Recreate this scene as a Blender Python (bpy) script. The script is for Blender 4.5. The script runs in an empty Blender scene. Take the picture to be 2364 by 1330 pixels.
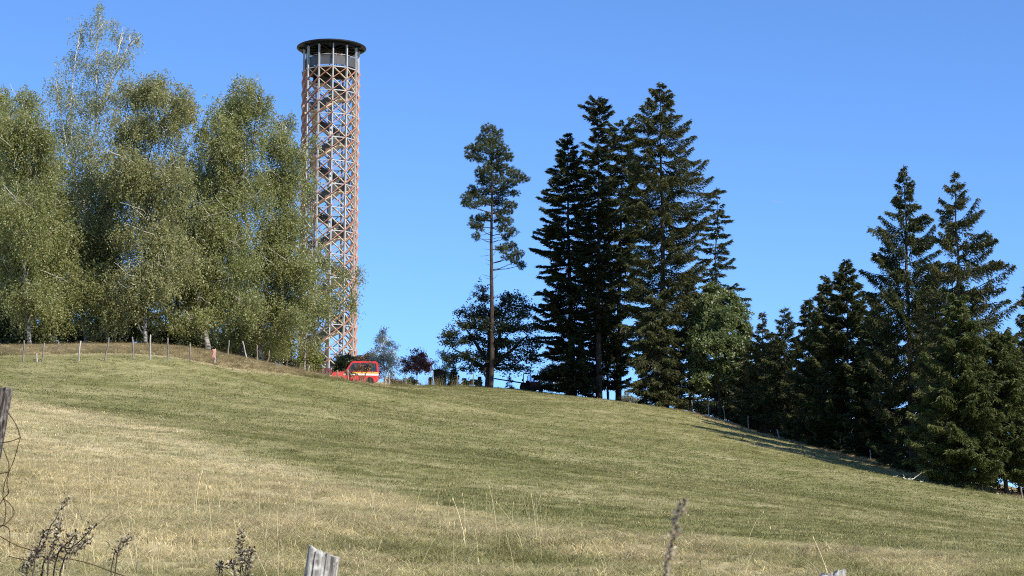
import bpy, bmesh, math, random
import numpy as np
from mathutils import Vector, Matrix

random.seed(7)
rng = np.random.default_rng(7)
R = math.radians
SC = bpy.context.scene
COL = SC.collection

# ------------------------------------------------------------------ camera, sky, sun, exposure
W, H, FPX, PITCH = 2364.0, 1330.0, 4800.0, R(8.70)
EYE = np.array([0.0, 0.0, 1.6])
cd = bpy.data.cameras.new('camera'); cam = bpy.data.objects.new('camera', cd); COL.objects.link(cam)
cd.sensor_width = 36.0; cd.sensor_fit = 'HORIZONTAL'; cd.lens = 36.0 * FPX / W
cd.clip_start = 0.1; cd.clip_end = 60000
cd.dof.use_dof = True; cd.dof.focus_distance = 90.0; cd.dof.aperture_fstop = 24.0
cam.location = EYE.tolist(); cam.rotation_euler = (R(90) + PITCH, 0, 0)
SC.camera = cam
SUN_AZ, SUN_EL = R(48), R(40)          # azimuth: degrees to the right of the direction straight behind the camera
to_sun = Vector((math.sin(SUN_AZ) * math.cos(SUN_EL), -math.cos(SUN_AZ) * math.cos(SUN_EL), math.sin(SUN_EL)))
world = bpy.data.worlds.new('World'); SC.world = world; world.use_nodes = True
wn = world.node_tree; wn.nodes.clear()
sky = wn.nodes.new('ShaderNodeTexSky'); sky.sky_type = 'NISHITA'; sky.sun_disc = False
sky.sun_elevation = SUN_EL; sky.sun_rotation = math.atan2(to_sun.x, to_sun.y)
sky.altitude = 3000; sky.air_density = 1.0; sky.dust_density = 0.0; sky.ozone_density = 10.0
bg = wn.nodes.new('ShaderNodeBackground'); bg.inputs['Strength'].default_value = 0.15
out = wn.nodes.new('ShaderNodeOutputWorld')
wn.links.new(sky.outputs[0], bg.inputs[0]); wn.links.new(bg.outputs[0], out.inputs[0])
sl = bpy.data.lights.new('sun', 'SUN'); sl.energy = 4.3; sl.angle = R(0.53); sl.color = (1.0, 0.93, 0.82)
so = bpy.data.objects.new('sun', sl); COL.objects.link(so)
so.rotation_euler = (-to_sun).to_track_quat('-Z', 'Y').to_euler(); so.location = (80, -60, 90)
vs = SC.view_settings; vs.view_transform = 'Standard'; vs.look = 'None'; vs.gamma = 1.0; vs.exposure = 0.6
vs.use_curve_mapping = False
SC.render.engine = 'CYCLES'
cy = SC.cycles; cy.max_bounces = 5; cy.diffuse_bounces = 2; cy.glossy_bounces = 2; cy.transmission_bounces = 3
cy.transparent_max_bounces = 12; cy.use_denoising = False; cy.pixel_filter_type = 'BLACKMAN_HARRIS'; cy.filter_width = 1.05; cy.caustics_reflective = False; cy.caustics_refractive = False

# ------------------------------------------------------------------ helpers
cP, sP = math.cos(PITCH), math.sin(PITCH)
def at(px, py, Y):
    """measured direction of a feature and its estimated distance -> place in the world"""
    u = (px - W / 2) / FPX; v = (H / 2 - py) / FPX
    d = np.array([u, cP - v * sP, sP + v * cP])
    return EYE + d * (Y / d[1])
def mpp(D): return D / FPX

def empty(name, loc, label=None, cat=None, group=None):
    o = bpy.data.objects.new(name, None); o.empty_display_size = 0.2
    o.location = [float(c) for c in loc]; COL.objects.link(o)
    tag(o, label, cat, group); return o
def tag(o, label=None, cat=None, group=None, kind=None):
    if label: o['label'] = label
    if cat: o['category'] = cat
    if group: o['group'] = group
    if kind: o['kind'] = kind
    return o
def link(name, me, parent=None, loc=None, rot=None):
    o = bpy.data.objects.new(name, me); COL.objects.link(o)
    if parent: o.parent = parent
    if loc is not None: o.location = [float(c) for c in loc]
    if rot is not None: o.rotation_euler = rot
    return o
def np_mesh(name, V, F, mat, tint=None, smooth=False, fmat=None):
    """V (n,3); F (m,k) with one k for all faces"""
    me = bpy.data.meshes.new(name)
    V = np.asarray(V, np.float32); F = np.asarray(F, np.int32); k = F.shape[1]
    me.vertices.add(len(V)); me.vertices.foreach_set('co', V.ravel())
    me.loops.add(F.size); me.loops.foreach_set('vertex_index', F.ravel())
    me.polygons.add(len(F)); me.polygons.foreach_set('loop_start', np.arange(0, F.size, k, dtype=np.int32))
    if smooth: me.polygons.foreach_set('use_smooth', np.ones(len(F), bool))
    if tint is not None:
        a = me.attributes.new('tint', 'FLOAT', 'POINT'); a.data.foreach_set('value', np.asarray(tint, np.float32))
    for m in (mat if isinstance(mat, (list, tuple)) else [mat]): me.materials.append(m)
    if fmat is not None: me.polygons.foreach_set('material_index', np.asarray(fmat, np.int32))
    me.update(); me.validate()
    return me
class MB:
    """collects simple solids into one mesh"""
    def __init__(s): s.bm = bmesh.new(); s.mi = 0
    def _new(s, vs, fs):
        b = [s.bm.verts.new(v) for v in vs]
        for f in fs:
            try:
                q = s.bm.faces.new([b[i] for i in f]); q.material_index = s.mi
            except ValueError: pass
        return b
    def box(s, c, d, rz=0.0, M=None, bevel=0):
        x, y, z = d[0] / 2, d[1] / 2, d[2] / 2
        vs = [Vector(p) for p in ((-x,-y,-z),(x,-y,-z),(x,y,-z),(-x,y,-z),(-x,-y,z),(x,-y,z),(x,y,z),(-x,y,z))]
        T = Matrix.Translation(c) @ (M if M is not None else Matrix.Rotation(rz, 4, 'Z'))
        s._new([T @ v for v in vs], ((0,3,2,1),(4,5,6,7),(0,1,5,4),(1,2,6,5),(2,3,7,6),(3,0,4,7)))
    def bar(s, a, b, w, h, up=(0, 0, 1)):
        a, b, up = Vector(a), Vector(b), Vector(up); d = b - a; L = d.length
        if L < 1e-6: return
        d.normalize(); sx = d.cross(up)
        if sx.length < 1e-4: sx = d.cross(Vector((1, 0, 0)))
        sx.normalize(); uz = sx.cross(d)
        M = Matrix((sx, d, uz)).transposed().to_4x4()
        s.box((a + b) / 2, (w, L, h), M=M)
    def tube(s, pts, r, n=8, cap=True):
        pts = [Vector(p) for p in pts]; rr = r if isinstance(r, (list, tuple)) else [r] * len(pts)
        rings = []; prev = None
        for i, p in enumerate(pts):
            t = (pts[min(i + 1, len(pts) - 1)] - pts[max(i - 1, 0)]).normalized()
            if prev is None:
                sx = t.cross(Vector((0, 0, 1)))
                if sx.length < 1e-3: sx = t.cross(Vector((1, 0, 0)))
            else: sx = prev - t * prev.dot(t)
            sx.normalize(); prev = sx; sy = t.cross(sx)
            rings.append([s.bm.verts.new(p + (sx * math.cos(q) + sy * math.sin(q)) * rr[i]) for q in (2 * math.pi * j / n for j in range(n))])
        for a, b in zip(rings, rings[1:]):
            for j in range(n):
                f = s.bm.faces.new((a[j], a[(j + 1) % n], b[(j + 1) % n], b[j])); f.material_index = s.mi; f.smooth = n > 5
        if cap:
            for rg, fl in ((rings[0], True), (rings[-1], False)):
                f = s.bm.faces.new(rg[::-1] if not fl else rg); f.material_index = s.mi
    def prism(s, prof, y0, y1):
        """profile in x,z extruded along y"""
        n = len(prof)
        vs = [(x, y0, z) for x, z in prof] + [(x, y1, z) for x, z in prof]
        s._new(vs, [list(range(n)), list(range(2 * n - 1, n - 1, -1))] + [((i + 1) % n, i, i + n, (i + 1) % n + n) for i in range(n)])
    def lathe(s, prof, n=24, c=(0, 0, 0)):
        rings = [[s.bm.verts.new((c[0] + r * math.cos(2 * math.pi * j / n), c[1] + r * math.sin(2 * math.pi * j / n), c[2] + z)) for j in range(n)] for r, z in prof]
        for a, b in zip(rings, rings[1:]):
            for j in range(n):
                f = s.bm.faces.new((a[j], a[(j + 1) % n], b[(j + 1) % n], b[j])); f.material_index = s.mi
        for rg in (rings[0][::-1], rings[-1]):
            try: s.bm.faces.new(rg).material_index = s.mi
            except ValueError: pass
    def mesh(s, name, mats, bevel=0.0, seg=2, smooth=False):
        bm = s.bm
        if bevel: bmesh.ops.bevel(bm, geom=[e for e in bm.edges if len(e.link_faces) == 2 and e.calc_face_angle(0) > 0.5], offset=bevel, segments=seg, affect='EDGES', clamp_overlap=True)
        bmesh.ops.recalc_face_normals(bm, faces=bm.faces)
        me = bpy.data.meshes.new(name); bm.to_mesh(me); bm.free()
        for m in (mats if isinstance(mats, (list, tuple)) else [mats]): me.materials.append(m)
        if smooth:
            for p in me.polygons: p.use_smooth = True
        return me
    def build(s, name, mats, parent=None, loc=None, rot=None, **k): return link(name, s.mesh(name, mats, **k), parent, loc, rot)

ORD = ('first second third fourth fifth sixth seventh eighth ninth tenth eleventh twelfth thirteenth fourteenth fifteenth sixteenth seventeenth '
       'eighteenth nineteenth twentieth').split()

# value noise used for dry and green patches of the meadow
def _hash(ix, iy, s):
    h = (ix * 374761393 + iy * 668265263 + s * 144665) & 0x7fffffff
    h = ((h ^ (h >> 13)) * 1274126177) & 0x7fffffff
    return ((h ^ (h >> 16)) & 0xffff) / 65535.0
def vnoise(x, y, s=0):
    x = np.asarray(x, float); y = np.asarray(y, float)
    ix = np.floor(x).astype(np.int64); iy = np.floor(y).astype(np.int64); fx = x - ix; fy = y - iy
    fx = fx * fx * (3 - 2 * fx); fy = fy * fy * (3 - 2 * fy)
    a, b, c, d = _hash(ix, iy, s), _hash(ix + 1, iy, s), _hash(ix, iy + 1, s), _hash(ix + 1, iy + 1, s)
    return (a * (1 - fx) + b * fx) * (1 - fy) + (c * (1 - fx) + d * fx) * fy
def fbm(x, y, s=0, o=4):
    v = 0; a = 0.5; t = 0
    for i in range(o): v = v + a * vnoise(x * 2 ** i, y * 2 ** i, s + i * 17); t += a; a *= 0.55
    return v / t
def sstep(a, b, x): t = np.clip((np.asarray(x, float) - a) / (b - a), 0, 1); return t * t * (3 - 2 * t)

# ------------------------------------------------------------------ materials
def new_mat(name):
    m = bpy.data.materials.new(name); m.use_nodes = True; nt = m.node_tree; nt.nodes.clear()
    o = nt.nodes.new('ShaderNodeOutputMaterial'); return m, nt, o
def solid(name, col, rough=0.7, metal=0.0, var=0.25, scale=3.0, bump=0.0, col2=None, spec=0.3):
    m, nt, o = new_mat(name); N = nt.nodes; L = nt.links
    b = N.new('ShaderNodeBsdfPrincipled'); b.inputs['Roughness'].default_value = rough; b.inputs['Metallic'].default_value = metal
    b.inputs['Specular IOR Level'].default_value = spec
    tc = N.new('ShaderNodeTexCoord'); nz = N.new('ShaderNodeTexNoise'); nz.inputs['Scale'].default_value = scale; nz.inputs['Detail'].default_value = 6
    L.new(tc.outputs['Object'], nz.inputs['Vector'])
    cr = N.new('ShaderNodeValToRGB'); c2 = col2 or tuple(c * (1 - var) for c in col)
    cr.color_ramp.elements[0].position = 0.3; cr.color_ramp.elements[1].position = 0.7
    cr.color_ramp.elements[0].color = (*c2, 1); cr.color_ramp.elements[1].color = (*col, 1)
    L.new(nz.outputs['Fac'], cr.inputs[0]); L.new(cr.outputs[0], b.inputs['Base Color'])
    if bump:
        bp = N.new('ShaderNodeBump'); bp.inputs['Strength'].default_value = bump; bp.inputs['Distance'].default_value = 0.02
        L.new(nz.outputs['Fac'], bp.inputs['Height']); L.new(bp.outputs[0], b.inputs['Normal'])
    L.new(b.outputs[0], o.inputs[0]); return m
def leafy(name, c0, c1, c2, trans=0.3, gloss=0.06, rough=0.45):
    """leaf colour varies leaf by leaf along the stored random value"""
    m, nt, o = new_mat(name); N = nt.nodes; L = nt.links
    a = N.new('ShaderNodeAttribute'); a.attribute_name = 'tint'
    cr = N.new('ShaderNodeValToRGB'); e = cr.color_ramp.elements
    e[0].color = (*c0, 1); e[1].color = (*c2, 1); q = e.new(0.5); q.color = (*c1, 1)
    L.new(a.outputs['Fac'], cr.inputs[0])
    d = N.new('ShaderNodeBsdfDiffuse'); t = N.new('ShaderNodeBsdfTranslucent'); g = N.new('ShaderNodeBsdfGlossy'); g.inputs['Roughness'].default_value = rough
    L.new(cr.outputs[0], d.inputs[0]); L.new(cr.outputs[0], t.inputs[0])
    m1 = N.new('ShaderNodeMixShader'); m1.inputs[0].default_value = trans; L.new(d.outputs[0], m1.inputs[1]); L.new(t.outputs[0], m1.inputs[2])
    m2 = N.new('ShaderNodeMixShader'); m2.inputs[0].default_value = gloss; L.new(m1.outputs[0], m2.inputs[1]); L.new(g.outputs[0], m2.inputs[2])
    L.new(m2.outputs[0], o.inputs[0]); return m
def bark(name, c0, c1, sx=6.0, sz=1.2, thr=(0.35, 0.65)):
    m, nt, o = new_mat(name); N = nt.nodes; L = nt.links
    b = N.new('ShaderNodeBsdfPrincipled'); b.inputs['Roughness'].default_value = 0.9; b.inputs['Specular IOR Level'].default_value = 0.15
    tc = N.new('ShaderNodeTexCoord'); mp = N.new('ShaderNodeMapping'); mp.inputs['Scale'].default_value = (sx, sx, sz)
    nz = N.new('ShaderNodeTexNoise'); nz.inputs['Scale'].default_value = 1.5; nz.inputs['Detail'].default_value = 8; nz.inputs['Roughness'].default_value = 0.65
    L.new(tc.outputs['Object'], mp.inputs[0]); L.new(mp.outputs[0], nz.inputs['Vector'])
    cr = N.new('ShaderNodeValToRGB'); cr.color_ramp.elements[0].position = thr[0]; cr.color_ramp.elements[1].position = thr[1]
    cr.color_ramp.elements[0].color = (*c0, 1); cr.color_ramp.elements[1].color = (*c1, 1)
    L.new(nz.outputs['Fac'], cr.inputs[0]); L.new(cr.outputs[0], b.inputs['Base Color'])
    bp = N.new('ShaderNodeBump'); bp.inputs['Strength'].default_value = 0.6; bp.inputs['Distance'].default_value = 0.03
    L.new(nz.outputs['Fac'], bp.inputs['Height']); L.new(bp.outputs[0], b.inputs['Normal'])
    L.new(b.outputs[0], o.inputs[0]); return m

MT = {}
MT['birch_leaf'] = leafy('birch_leaf', (0.180, 0.200, 0.064), (0.302, 0.318, 0.112), (0.50, 0.48, 0.21), 0.50, 0.035)
MT['birch_pale'] = leafy('birch_pale', (0.200, 0.225, 0.098), (0.330, 0.350, 0.170), (0.51, 0.51, 0.29), 0.50, 0.035)
MT['birch_brown'] = leafy('birch_brown', (0.205, 0.218, 0.080), (0.340, 0.340, 0.142), (0.52, 0.49, 0.24), 0.50, 0.035)
MT['silver_leaf'] = leafy('silver_leaf', (0.20, 0.23, 0.15), (0.33, 0.36, 0.25), (0.52, 0.52, 0.40), 0.40, 0.08)
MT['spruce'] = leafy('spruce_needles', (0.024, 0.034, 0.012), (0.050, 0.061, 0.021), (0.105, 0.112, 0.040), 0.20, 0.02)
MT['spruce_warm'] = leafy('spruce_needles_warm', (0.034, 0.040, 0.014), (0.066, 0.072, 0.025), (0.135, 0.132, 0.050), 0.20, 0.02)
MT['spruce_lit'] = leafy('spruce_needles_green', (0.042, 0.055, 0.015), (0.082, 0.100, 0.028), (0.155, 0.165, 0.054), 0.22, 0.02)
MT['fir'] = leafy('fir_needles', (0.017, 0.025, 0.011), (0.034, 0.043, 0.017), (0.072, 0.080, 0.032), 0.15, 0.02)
MT['pine'] = leafy('pine_needles', (0.050, 0.066, 0.026), (0.095, 0.112, 0.042), (0.175, 0.178, 0.070), 0.22, 0.02)
MT['young_pine'] = leafy('young_pine_needles', (0.030, 0.055, 0.022), (0.055, 0.090, 0.035), (0.10, 0.14, 0.05), 0.15, 0.03)
MT['beech'] = leafy('beech_leaf', (0.020, 0.030, 0.013), (0.042, 0.055, 0.022), (0.10, 0.105, 0.038), 0.25, 0.04)
MT['maple'] = leafy('maple_leaf', (0.080, 0.112, 0.030), (0.150, 0.185, 0.055), (0.27, 0.29, 0.11), 0.40, 0.04)
MT['red_leaf'] = leafy('red_leaf', (0.110, 0.036, 0.026), (0.230, 0.075, 0.050), (0.38, 0.15, 0.09), 0.4, 0.06)
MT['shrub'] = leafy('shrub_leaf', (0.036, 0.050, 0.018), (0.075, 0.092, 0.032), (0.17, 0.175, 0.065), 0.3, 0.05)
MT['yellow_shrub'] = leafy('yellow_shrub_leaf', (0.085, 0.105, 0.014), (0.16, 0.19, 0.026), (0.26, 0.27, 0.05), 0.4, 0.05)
MT['dry_bush'] = leafy('dry_bush_leaf', (0.10, 0.07, 0.04), (0.17, 0.12, 0.07), (0.30, 0.23, 0.14), 0.25, 0.03)
MT['pale_bush'] = leafy('pale_bush_leaf', (0.16, 0.17, 0.11), (0.26, 0.27, 0.19), (0.45, 0.45, 0.36), 0.4, 0.08)
MT['weed'] = leafy('weed_seed', (0.040, 0.028, 0.020), (0.12, 0.088, 0.062), (0.58, 0.50, 0.36), 0.2, 0.02)
MT['birch_bark'] = bark('birch_bark', (0.10, 0.085, 0.07), (0.58, 0.54, 0.47), 2.0, 7.0, (0.36, 0.48))
MT['birch_old'] = bark('old_birch_bark', (0.035, 0.03, 0.026), (0.42, 0.38, 0.33), 2.0, 4.0, (0.42, 0.62))
MT['dark_bark'] = bark('dark_bark', (0.030, 0.024, 0.018), (0.095, 0.075, 0.058))
MT['beech_bark'] = bark('beech_bark', (0.018, 0.016, 0.015), (0.050, 0.044, 0.040))
MT['pine_bark'] = bark('pine_bark', (0.030, 0.022, 0.018), (0.105, 0.072, 0.054))
MT['grey_wood'] = bark('grey_wood', (0.13, 0.115, 0.10), (0.52, 0.48, 0.42), 9.0, 1.2, (0.3, 0.62))
MT['brown_wood'] = bark('brown_wood', (0.07, 0.058, 0.048), (0.30, 0.26, 0.215), 9.0, 1.2, (0.3, 0.62))
MT['dark_wood'] = bark('dark_wood', (0.016, 0.013, 0.011), (0.055, 0.045, 0.036), 8.0, 1.0)
MT['bone_wood'] = solid('bleached_wood', (0.72, 0.68, 0.58), 0.85, var=0.3, scale=8)
MT['steel'] = solid('galvanised_steel', (0.46, 0.465, 0.46), 0.55, 0.15, 0.18, 1.2)
MT['grey_panel'] = solid('grey_mesh_panel', (0.11, 0.108, 0.102), 0.7, 0.1, 0.25, 2.0)
MT['terracotta'] = solid('terracotta_board', (0.50, 0.225, 0.145), 0.65, 0, 0.25, 1.5)
MT['larch'] = solid('pale_larch_board', (0.72, 0.60, 0.42), 0.7, 0, 0.2, 1.5)
MT['roof_dark'] = solid('black_roof_metal', (0.016, 0.018, 0.022), 0.5, 0.2, 0.3, 1.0)
MT['deck'] = solid('dark_deck_boards', (0.055, 0.045, 0.038), 0.8, 0, 0.3, 3.0)

# ------------------------------------------------------------------ terrain
CTRL = [  # measured direction and estimated distance of points on the meadow
 (0,1330,20),(0,1180,32),(0,1060,50),(0,960,78),(0,890,105),(0,836,128),(0,806,139),(0,800,150),
 (250,1330,20.5),(250,1085,50),(250,960,88),(250,834,131),(250,803,142),(250,800,153),
 (430,834,137),(430,806,148),(430,806,160),
 (600,1330,21),(600,1210,30),(600,1120,45),(600,1020,75),(600,940,110),(600,880,140),(600,838,157),(600,834,170),
 (640,850,166),(640,850,185),(640,850,205),(560,832,180),(700,864,175),(700,867,192),(700,872,210),(700,876,235),(750,876,186),(764,880,203),(764,885,220),(800,882,195),(830,886,222),(764,887,254),(900,890,203),(900,893,222),
 (1000,893,206),(1000,899,222),
 (1182,1330,23),(1182,1216,33),(1182,1205,42),(1182,1110,70),(1182,1010,115),(1182,940,160),(1182,898,206),(1182,910,226),
 (1270,910,204),(1400,926,200),(1400,940,216),(1560,948,193),(1560,962,208),(1680,976,184),(1680,990,200),
 (1750,1330,25),(1750,1262,40),(1750,1192,65),(1750,1110,105),(1750,1050,140),(1750,1002,176),
 (1880,1032,167),(1880,1046,185),(2000,1061,159),(2000,1076,178),(2100,1091,152),
 (2250,1131,143),(2364,1330,27),(2364,1292,40),(2364,1252,62),(2364,1203,100),(2364,1152,138),(2364,1132,158),(2250,1120,172)]
P3 = [at(*c) for c in CTRL]
P3 += [np.array(p, float) for p in ((0,0,0),(-6,0,0.25),(6,0,-0.15),(-2.5,7.5,0.9),(0,7,0.72),(3,7,0.62),(-3.5,13,1.6),(0,14,1.3),(3.6,14,1.2),
      (0,-20,-1.5),(-20,-20,-0.5),(20,-20,-2.5),(-20,20,5.5),(20,20,0.2),(-45,60,12),(45,60,-2),(-62,130,20),(55,130,3.5),(60,200,4),(-70,200,26),
      (-50,165,22.5),(-42,250,23.5),(0,262,20),(-35,300,21),(10,310,12),(45,270,4),(-90,300,20))]
P3 = np.array(P3); S_ = 60.0
def _phi(r2): return np.where(r2 > 1e-12, 0.5 * r2 * np.log(np.maximum(r2, 1e-12)), 0.0)
_xy = P3[:, :2] / S_; n_ = len(P3)
_K = _phi(((_xy[:, None] - _xy[None]) ** 2).sum(-1)) + np.eye(n_) * 2e-5
_Q = np.c_[np.ones(n_), _xy]
_sol = np.linalg.solve(np.block([[_K, _Q], [_Q.T, np.zeros((3, 3))]]), np.r_[P3[:, 2], 0, 0, 0])
def zt(x, y):
    x = np.asarray(x, float); y = np.asarray(y, float); sh = x.shape
    q = np.c_[x.ravel(), y.ravel()]; z = np.empty(len(q))
    for i in range(0, len(q), 20000):
        c = q[i:i + 20000] / S_
        cc = np.c_[np.clip(c[:, 0], -1.9, 1.5), np.clip(c[:, 1], -0.6, 5.6)]
        d2 = ((cc[:, None] - _xy[None]) ** 2).sum(-1)
        z[i:i + 20000] = _phi(d2) @ _sol[:n_] + _sol[n_] + cc @ _sol[n_ + 1:]
    w = np.maximum.reduce([sstep(75, 160, np.abs(q[:, 0])), sstep(285, 380, q[:, 1]), sstep(18, 70, -q[:, 1])])
    far = -14.0 - 10 * sstep(200, 1500, np.hypot(q[:, 0], q[:, 1])) + 3 * fbm(q[:, 0] / 90, q[:, 1] / 90, 3)
    z = z * (1 - w) + far * w
    near = 1 - sstep(60, 120, q[:, 1])
    z = z + near * sstep(4, 14, q[:, 1]) * 0.10 * (fbm(q[:, 0] / 1.7, q[:, 1] / 1.7, 5, 3) - 0.5) * 2
    z = z + 0.05 * (fbm(q[:, 0] / 2.5, q[:, 1] / 2.5, 9, 3) - 0.5)
    return z.reshape(sh)
def ground(px, D):
    """point of the ground in the direction of column px at distance D"""
    X = (px - W / 2) / FPX * D
    return np.array([X, D, float(zt(X, D))])

_bx = np.array([-40, -24.6, -13, -6, -1.7, 2.7, 8, 30]); _by = np.array([112, 100, 80, 62, 45, 27, 12, 0])
def dryness(x, y):
    """0 = green sward, 1 = straw coloured uncut grass"""
    yb = np.interp(x, _bx, _by)
    d = 1 - sstep(-6, 7, y - yb + 10 * (fbm(x / 6, y / 6, 21) - 0.5))
    streak = fbm(x / 9 + y / 40, y / 7 - x / 40, 31, 5)
    patch = fbm(x / 2.6, y / 3.2, 41, 4)
    base = 0.20 + 0.55 * (streak - 0.5) + 1.0 * (patch - 0.5) + 0.5 * (fbm(x / .9, y / 1.4, 43, 3) - 0.5)
    v = base * (1 - d) + d * (0.92 + 0.9 * (patch - 0.5) + 0.9 * (fbm(x / 3.5, y / 5, 51) - 0.5))
    berm = sstep(-3.5, -1, x) * (1 - sstep(33, 40, y)) * sstep(6, 12, y)
    v = v * (1 - berm) + berm * (0.62 + 1.5 * (fbm(x / 1.1, y / 2.0, 61) - 0.5))
    low = (1 - sstep(22, 29, y)) * sstep(-30, -1, -np.abs(x + 0) + 0.0 * y)
    v = v - 0.30 * (1 - sstep(20.5, 24.0, y)) * (0.3 + 1.4 * fbm(x / 1.5, y / 1.5, 91))
    return np.clip(v, 0, 1)
GREEN = np.array([0.212, 0.212, 0.084]); STRAW = np.array([0.570, 0.490, 0.300]); MIDC = np.array([0.355, 0.326, 0.162])
BROWN = np.array([0.480, 0.395, 0.245])
def grass_col(x, y, jit=None):
    d = dryness(x, y)
    if jit is not None: d = np.clip(d + jit, 0, 1)
    d = d[:, None]
    c = np.where(d < 0.5, GREEN + (MIDC - GREEN) * (d / 0.5), MIDC + (STRAW - MIDC) * ((d - 0.5) / 0.5))
    lit = litter(x, y)[:, None]
    return c * (1 - lit) + (BROWN if jit is None else BROWN * (1 + jit[:, None])) * lit
def litter(x, y):
    """brown leaf litter and dead grass along the wood's edge"""
    yl = np.interp(x, [-60, -31, -25, -19, -15, -13, -11, -3, 1], [130, 132, 136, 141, 149, 162, 215, 235, 240])
    yr = np.interp(x, [4, 9, 14, 18, 22, 26, 30, 36], [214, 203, 192, 181, 167, 156, 146, 136])
    return np.clip(np.where(x < 2, sstep(-1.5, 3.0, y - yl + 3 * (fbm(x / 2, y / 2, 15) - .5)), sstep(-5, 3, y - yr + 4 * (fbm(x / 2, y / 2, 16) - .5))) * .85, 0, 1)

def seg(*parts):
    o = []
    for a, b, s in parts: o += list(np.arange(a, b, s))
    return np.array(o)
gy = seg((-1600, -300, 200), (-300, -60, 40), (-60, 4, 4), (4, 60, 0.5), (60, 230, 1.2), (230, 300, 3.5), (300, 600, 20), (600, 3200, 260))
gx = seg((-2200, -400, 260), (-400, -110, 30), (-110, -55, 5), (-55, 55, 0.9), (55, 110, 5), (110, 400, 30), (400, 2300, 260))
GX, GY = np.meshgrid(gx, gy); gz = zt(GX, GY)
Vg = np.c_[GX.ravel(), GY.ravel(), gz.ravel()]
nx = len(gx); ii, jj = np.meshgrid(np.arange(nx - 1), np.arange(len(gy) - 1)); a0 = (jj * nx + ii).ravel()
m, nt, o = new_mat('meadow_soil'); N = nt.nodes; L = nt.links
b = N.new('ShaderNodeBsdfPrincipled'); b.inputs['Roughness'].default_value = 0.95; b.inputs['Specular IOR Level'].default_value = 0.1
at1 = N.new('ShaderNodeAttribute'); at1.attribute_name = 'sward'
tc = N.new('ShaderNodeTexCoord'); mp = N.new('ShaderNodeMapping'); mp.inputs['Scale'].default_value = (1, 0.45, 1)
n1 = N.new('ShaderNodeTexNoise'); n1.inputs['Scale'].default_value = 3.2; n1.inputs['Detail'].default_value = 10; n1.inputs['Roughness'].default_value = 0.75
L.new(tc.outputs['Object'], mp.inputs[0]); L.new(mp.outputs[0], n1.inputs['Vector'])
r1 = N.new('ShaderNodeValToRGB'); r1.color_ramp.elements[0].position = 0.28; r1.color_ramp.elements[1].position = 0.72
r1.color_ramp.elements[0].color = (0.45, 0.48, 0.40, 1); r1.color_ramp.elements[1].color = (1.25, 1.2, 1.15, 1)
L.new(n1.outputs['Fac'], r1.inputs[0])
mx = N.new('ShaderNodeMix'); mx.data_type = 'RGBA'; mx.blend_type = 'MULTIPLY'; mx.inputs[0].default_value = 1.0
L.new(at1.outputs['Color'], mx.inputs[6]); L.new(r1.outputs[0], mx.inputs[7]); L.new(mx.outputs[2], b.inputs['Base Color'])
bp = N.new('ShaderNodeBump'); bp.inputs['Strength'].default_value = 0.8; bp.inputs['Distance'].default_value = 0.08
L.new(n1.outputs['Fac'], bp.inputs['Height']); L.new(bp.outputs[0], b.inputs['Normal']); L.new(b.outputs[0], o.inputs[0])
gme = np_mesh('meadow', Vg, np.c_[a0, a0 + 1, a0 + nx + 1, a0 + nx], m, smooth=True)
ca = gme.attributes.new('sward', 'FLOAT_COLOR', 'POINT')
ca.data.foreach_set('color', np.c_[grass_col(Vg[:, 0], Vg[:, 1]), np.ones(len(Vg))].astype(np.float32).ravel())
tag(link('meadow', gme), 'sloping mown hillside meadow of green and straw grass', kind='structure')

# ------------------------------------------------------------------ grass
m, nt, o = new_mat('grass_blade'); N = nt.nodes; L = nt.links
ga = N.new('ShaderNodeAttribute'); ga.attribute_type = 'INSTANCER'; ga.attribute_name = 'shade'
gb = N.new('ShaderNodeAttribute'); gb.attribute_name = 'tint'
rr = N.new('ShaderNodeValToRGB'); rr.color_ramp.elements[0].color = (0.50, 0.54, 0.48, 1); rr.color_ramp.elements[1].color = (1.45, 1.40, 1.34, 1)
L.new(gb.outputs['Fac'], rr.inputs[0])
mx = N.new('ShaderNodeMix'); mx.data_type = 'RGBA'; mx.blend_type = 'MULTIPLY'; mx.inputs[0].default_value = 1.0
L.new(ga.outputs['Color'], mx.inputs[6]); L.new(rr.outputs[0], mx.inputs[7])
d = N.new('ShaderNodeBsdfDiffuse'); t = N.new('ShaderNodeBsdfTranslucent'); L.new(mx.outputs[2], d.inputs[0]); L.new(mx.outputs[2], t.inputs[0])
ms = N.new('ShaderNodeMixShader'); ms.inputs[0].default_value = 0.42; L.new(d.outputs[0], ms.inputs[1]); L.new(t.outputs[0], ms.inputs[2]); L.new(ms.outputs[0], o.inputs[0])
MT['grass'] = m
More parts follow.
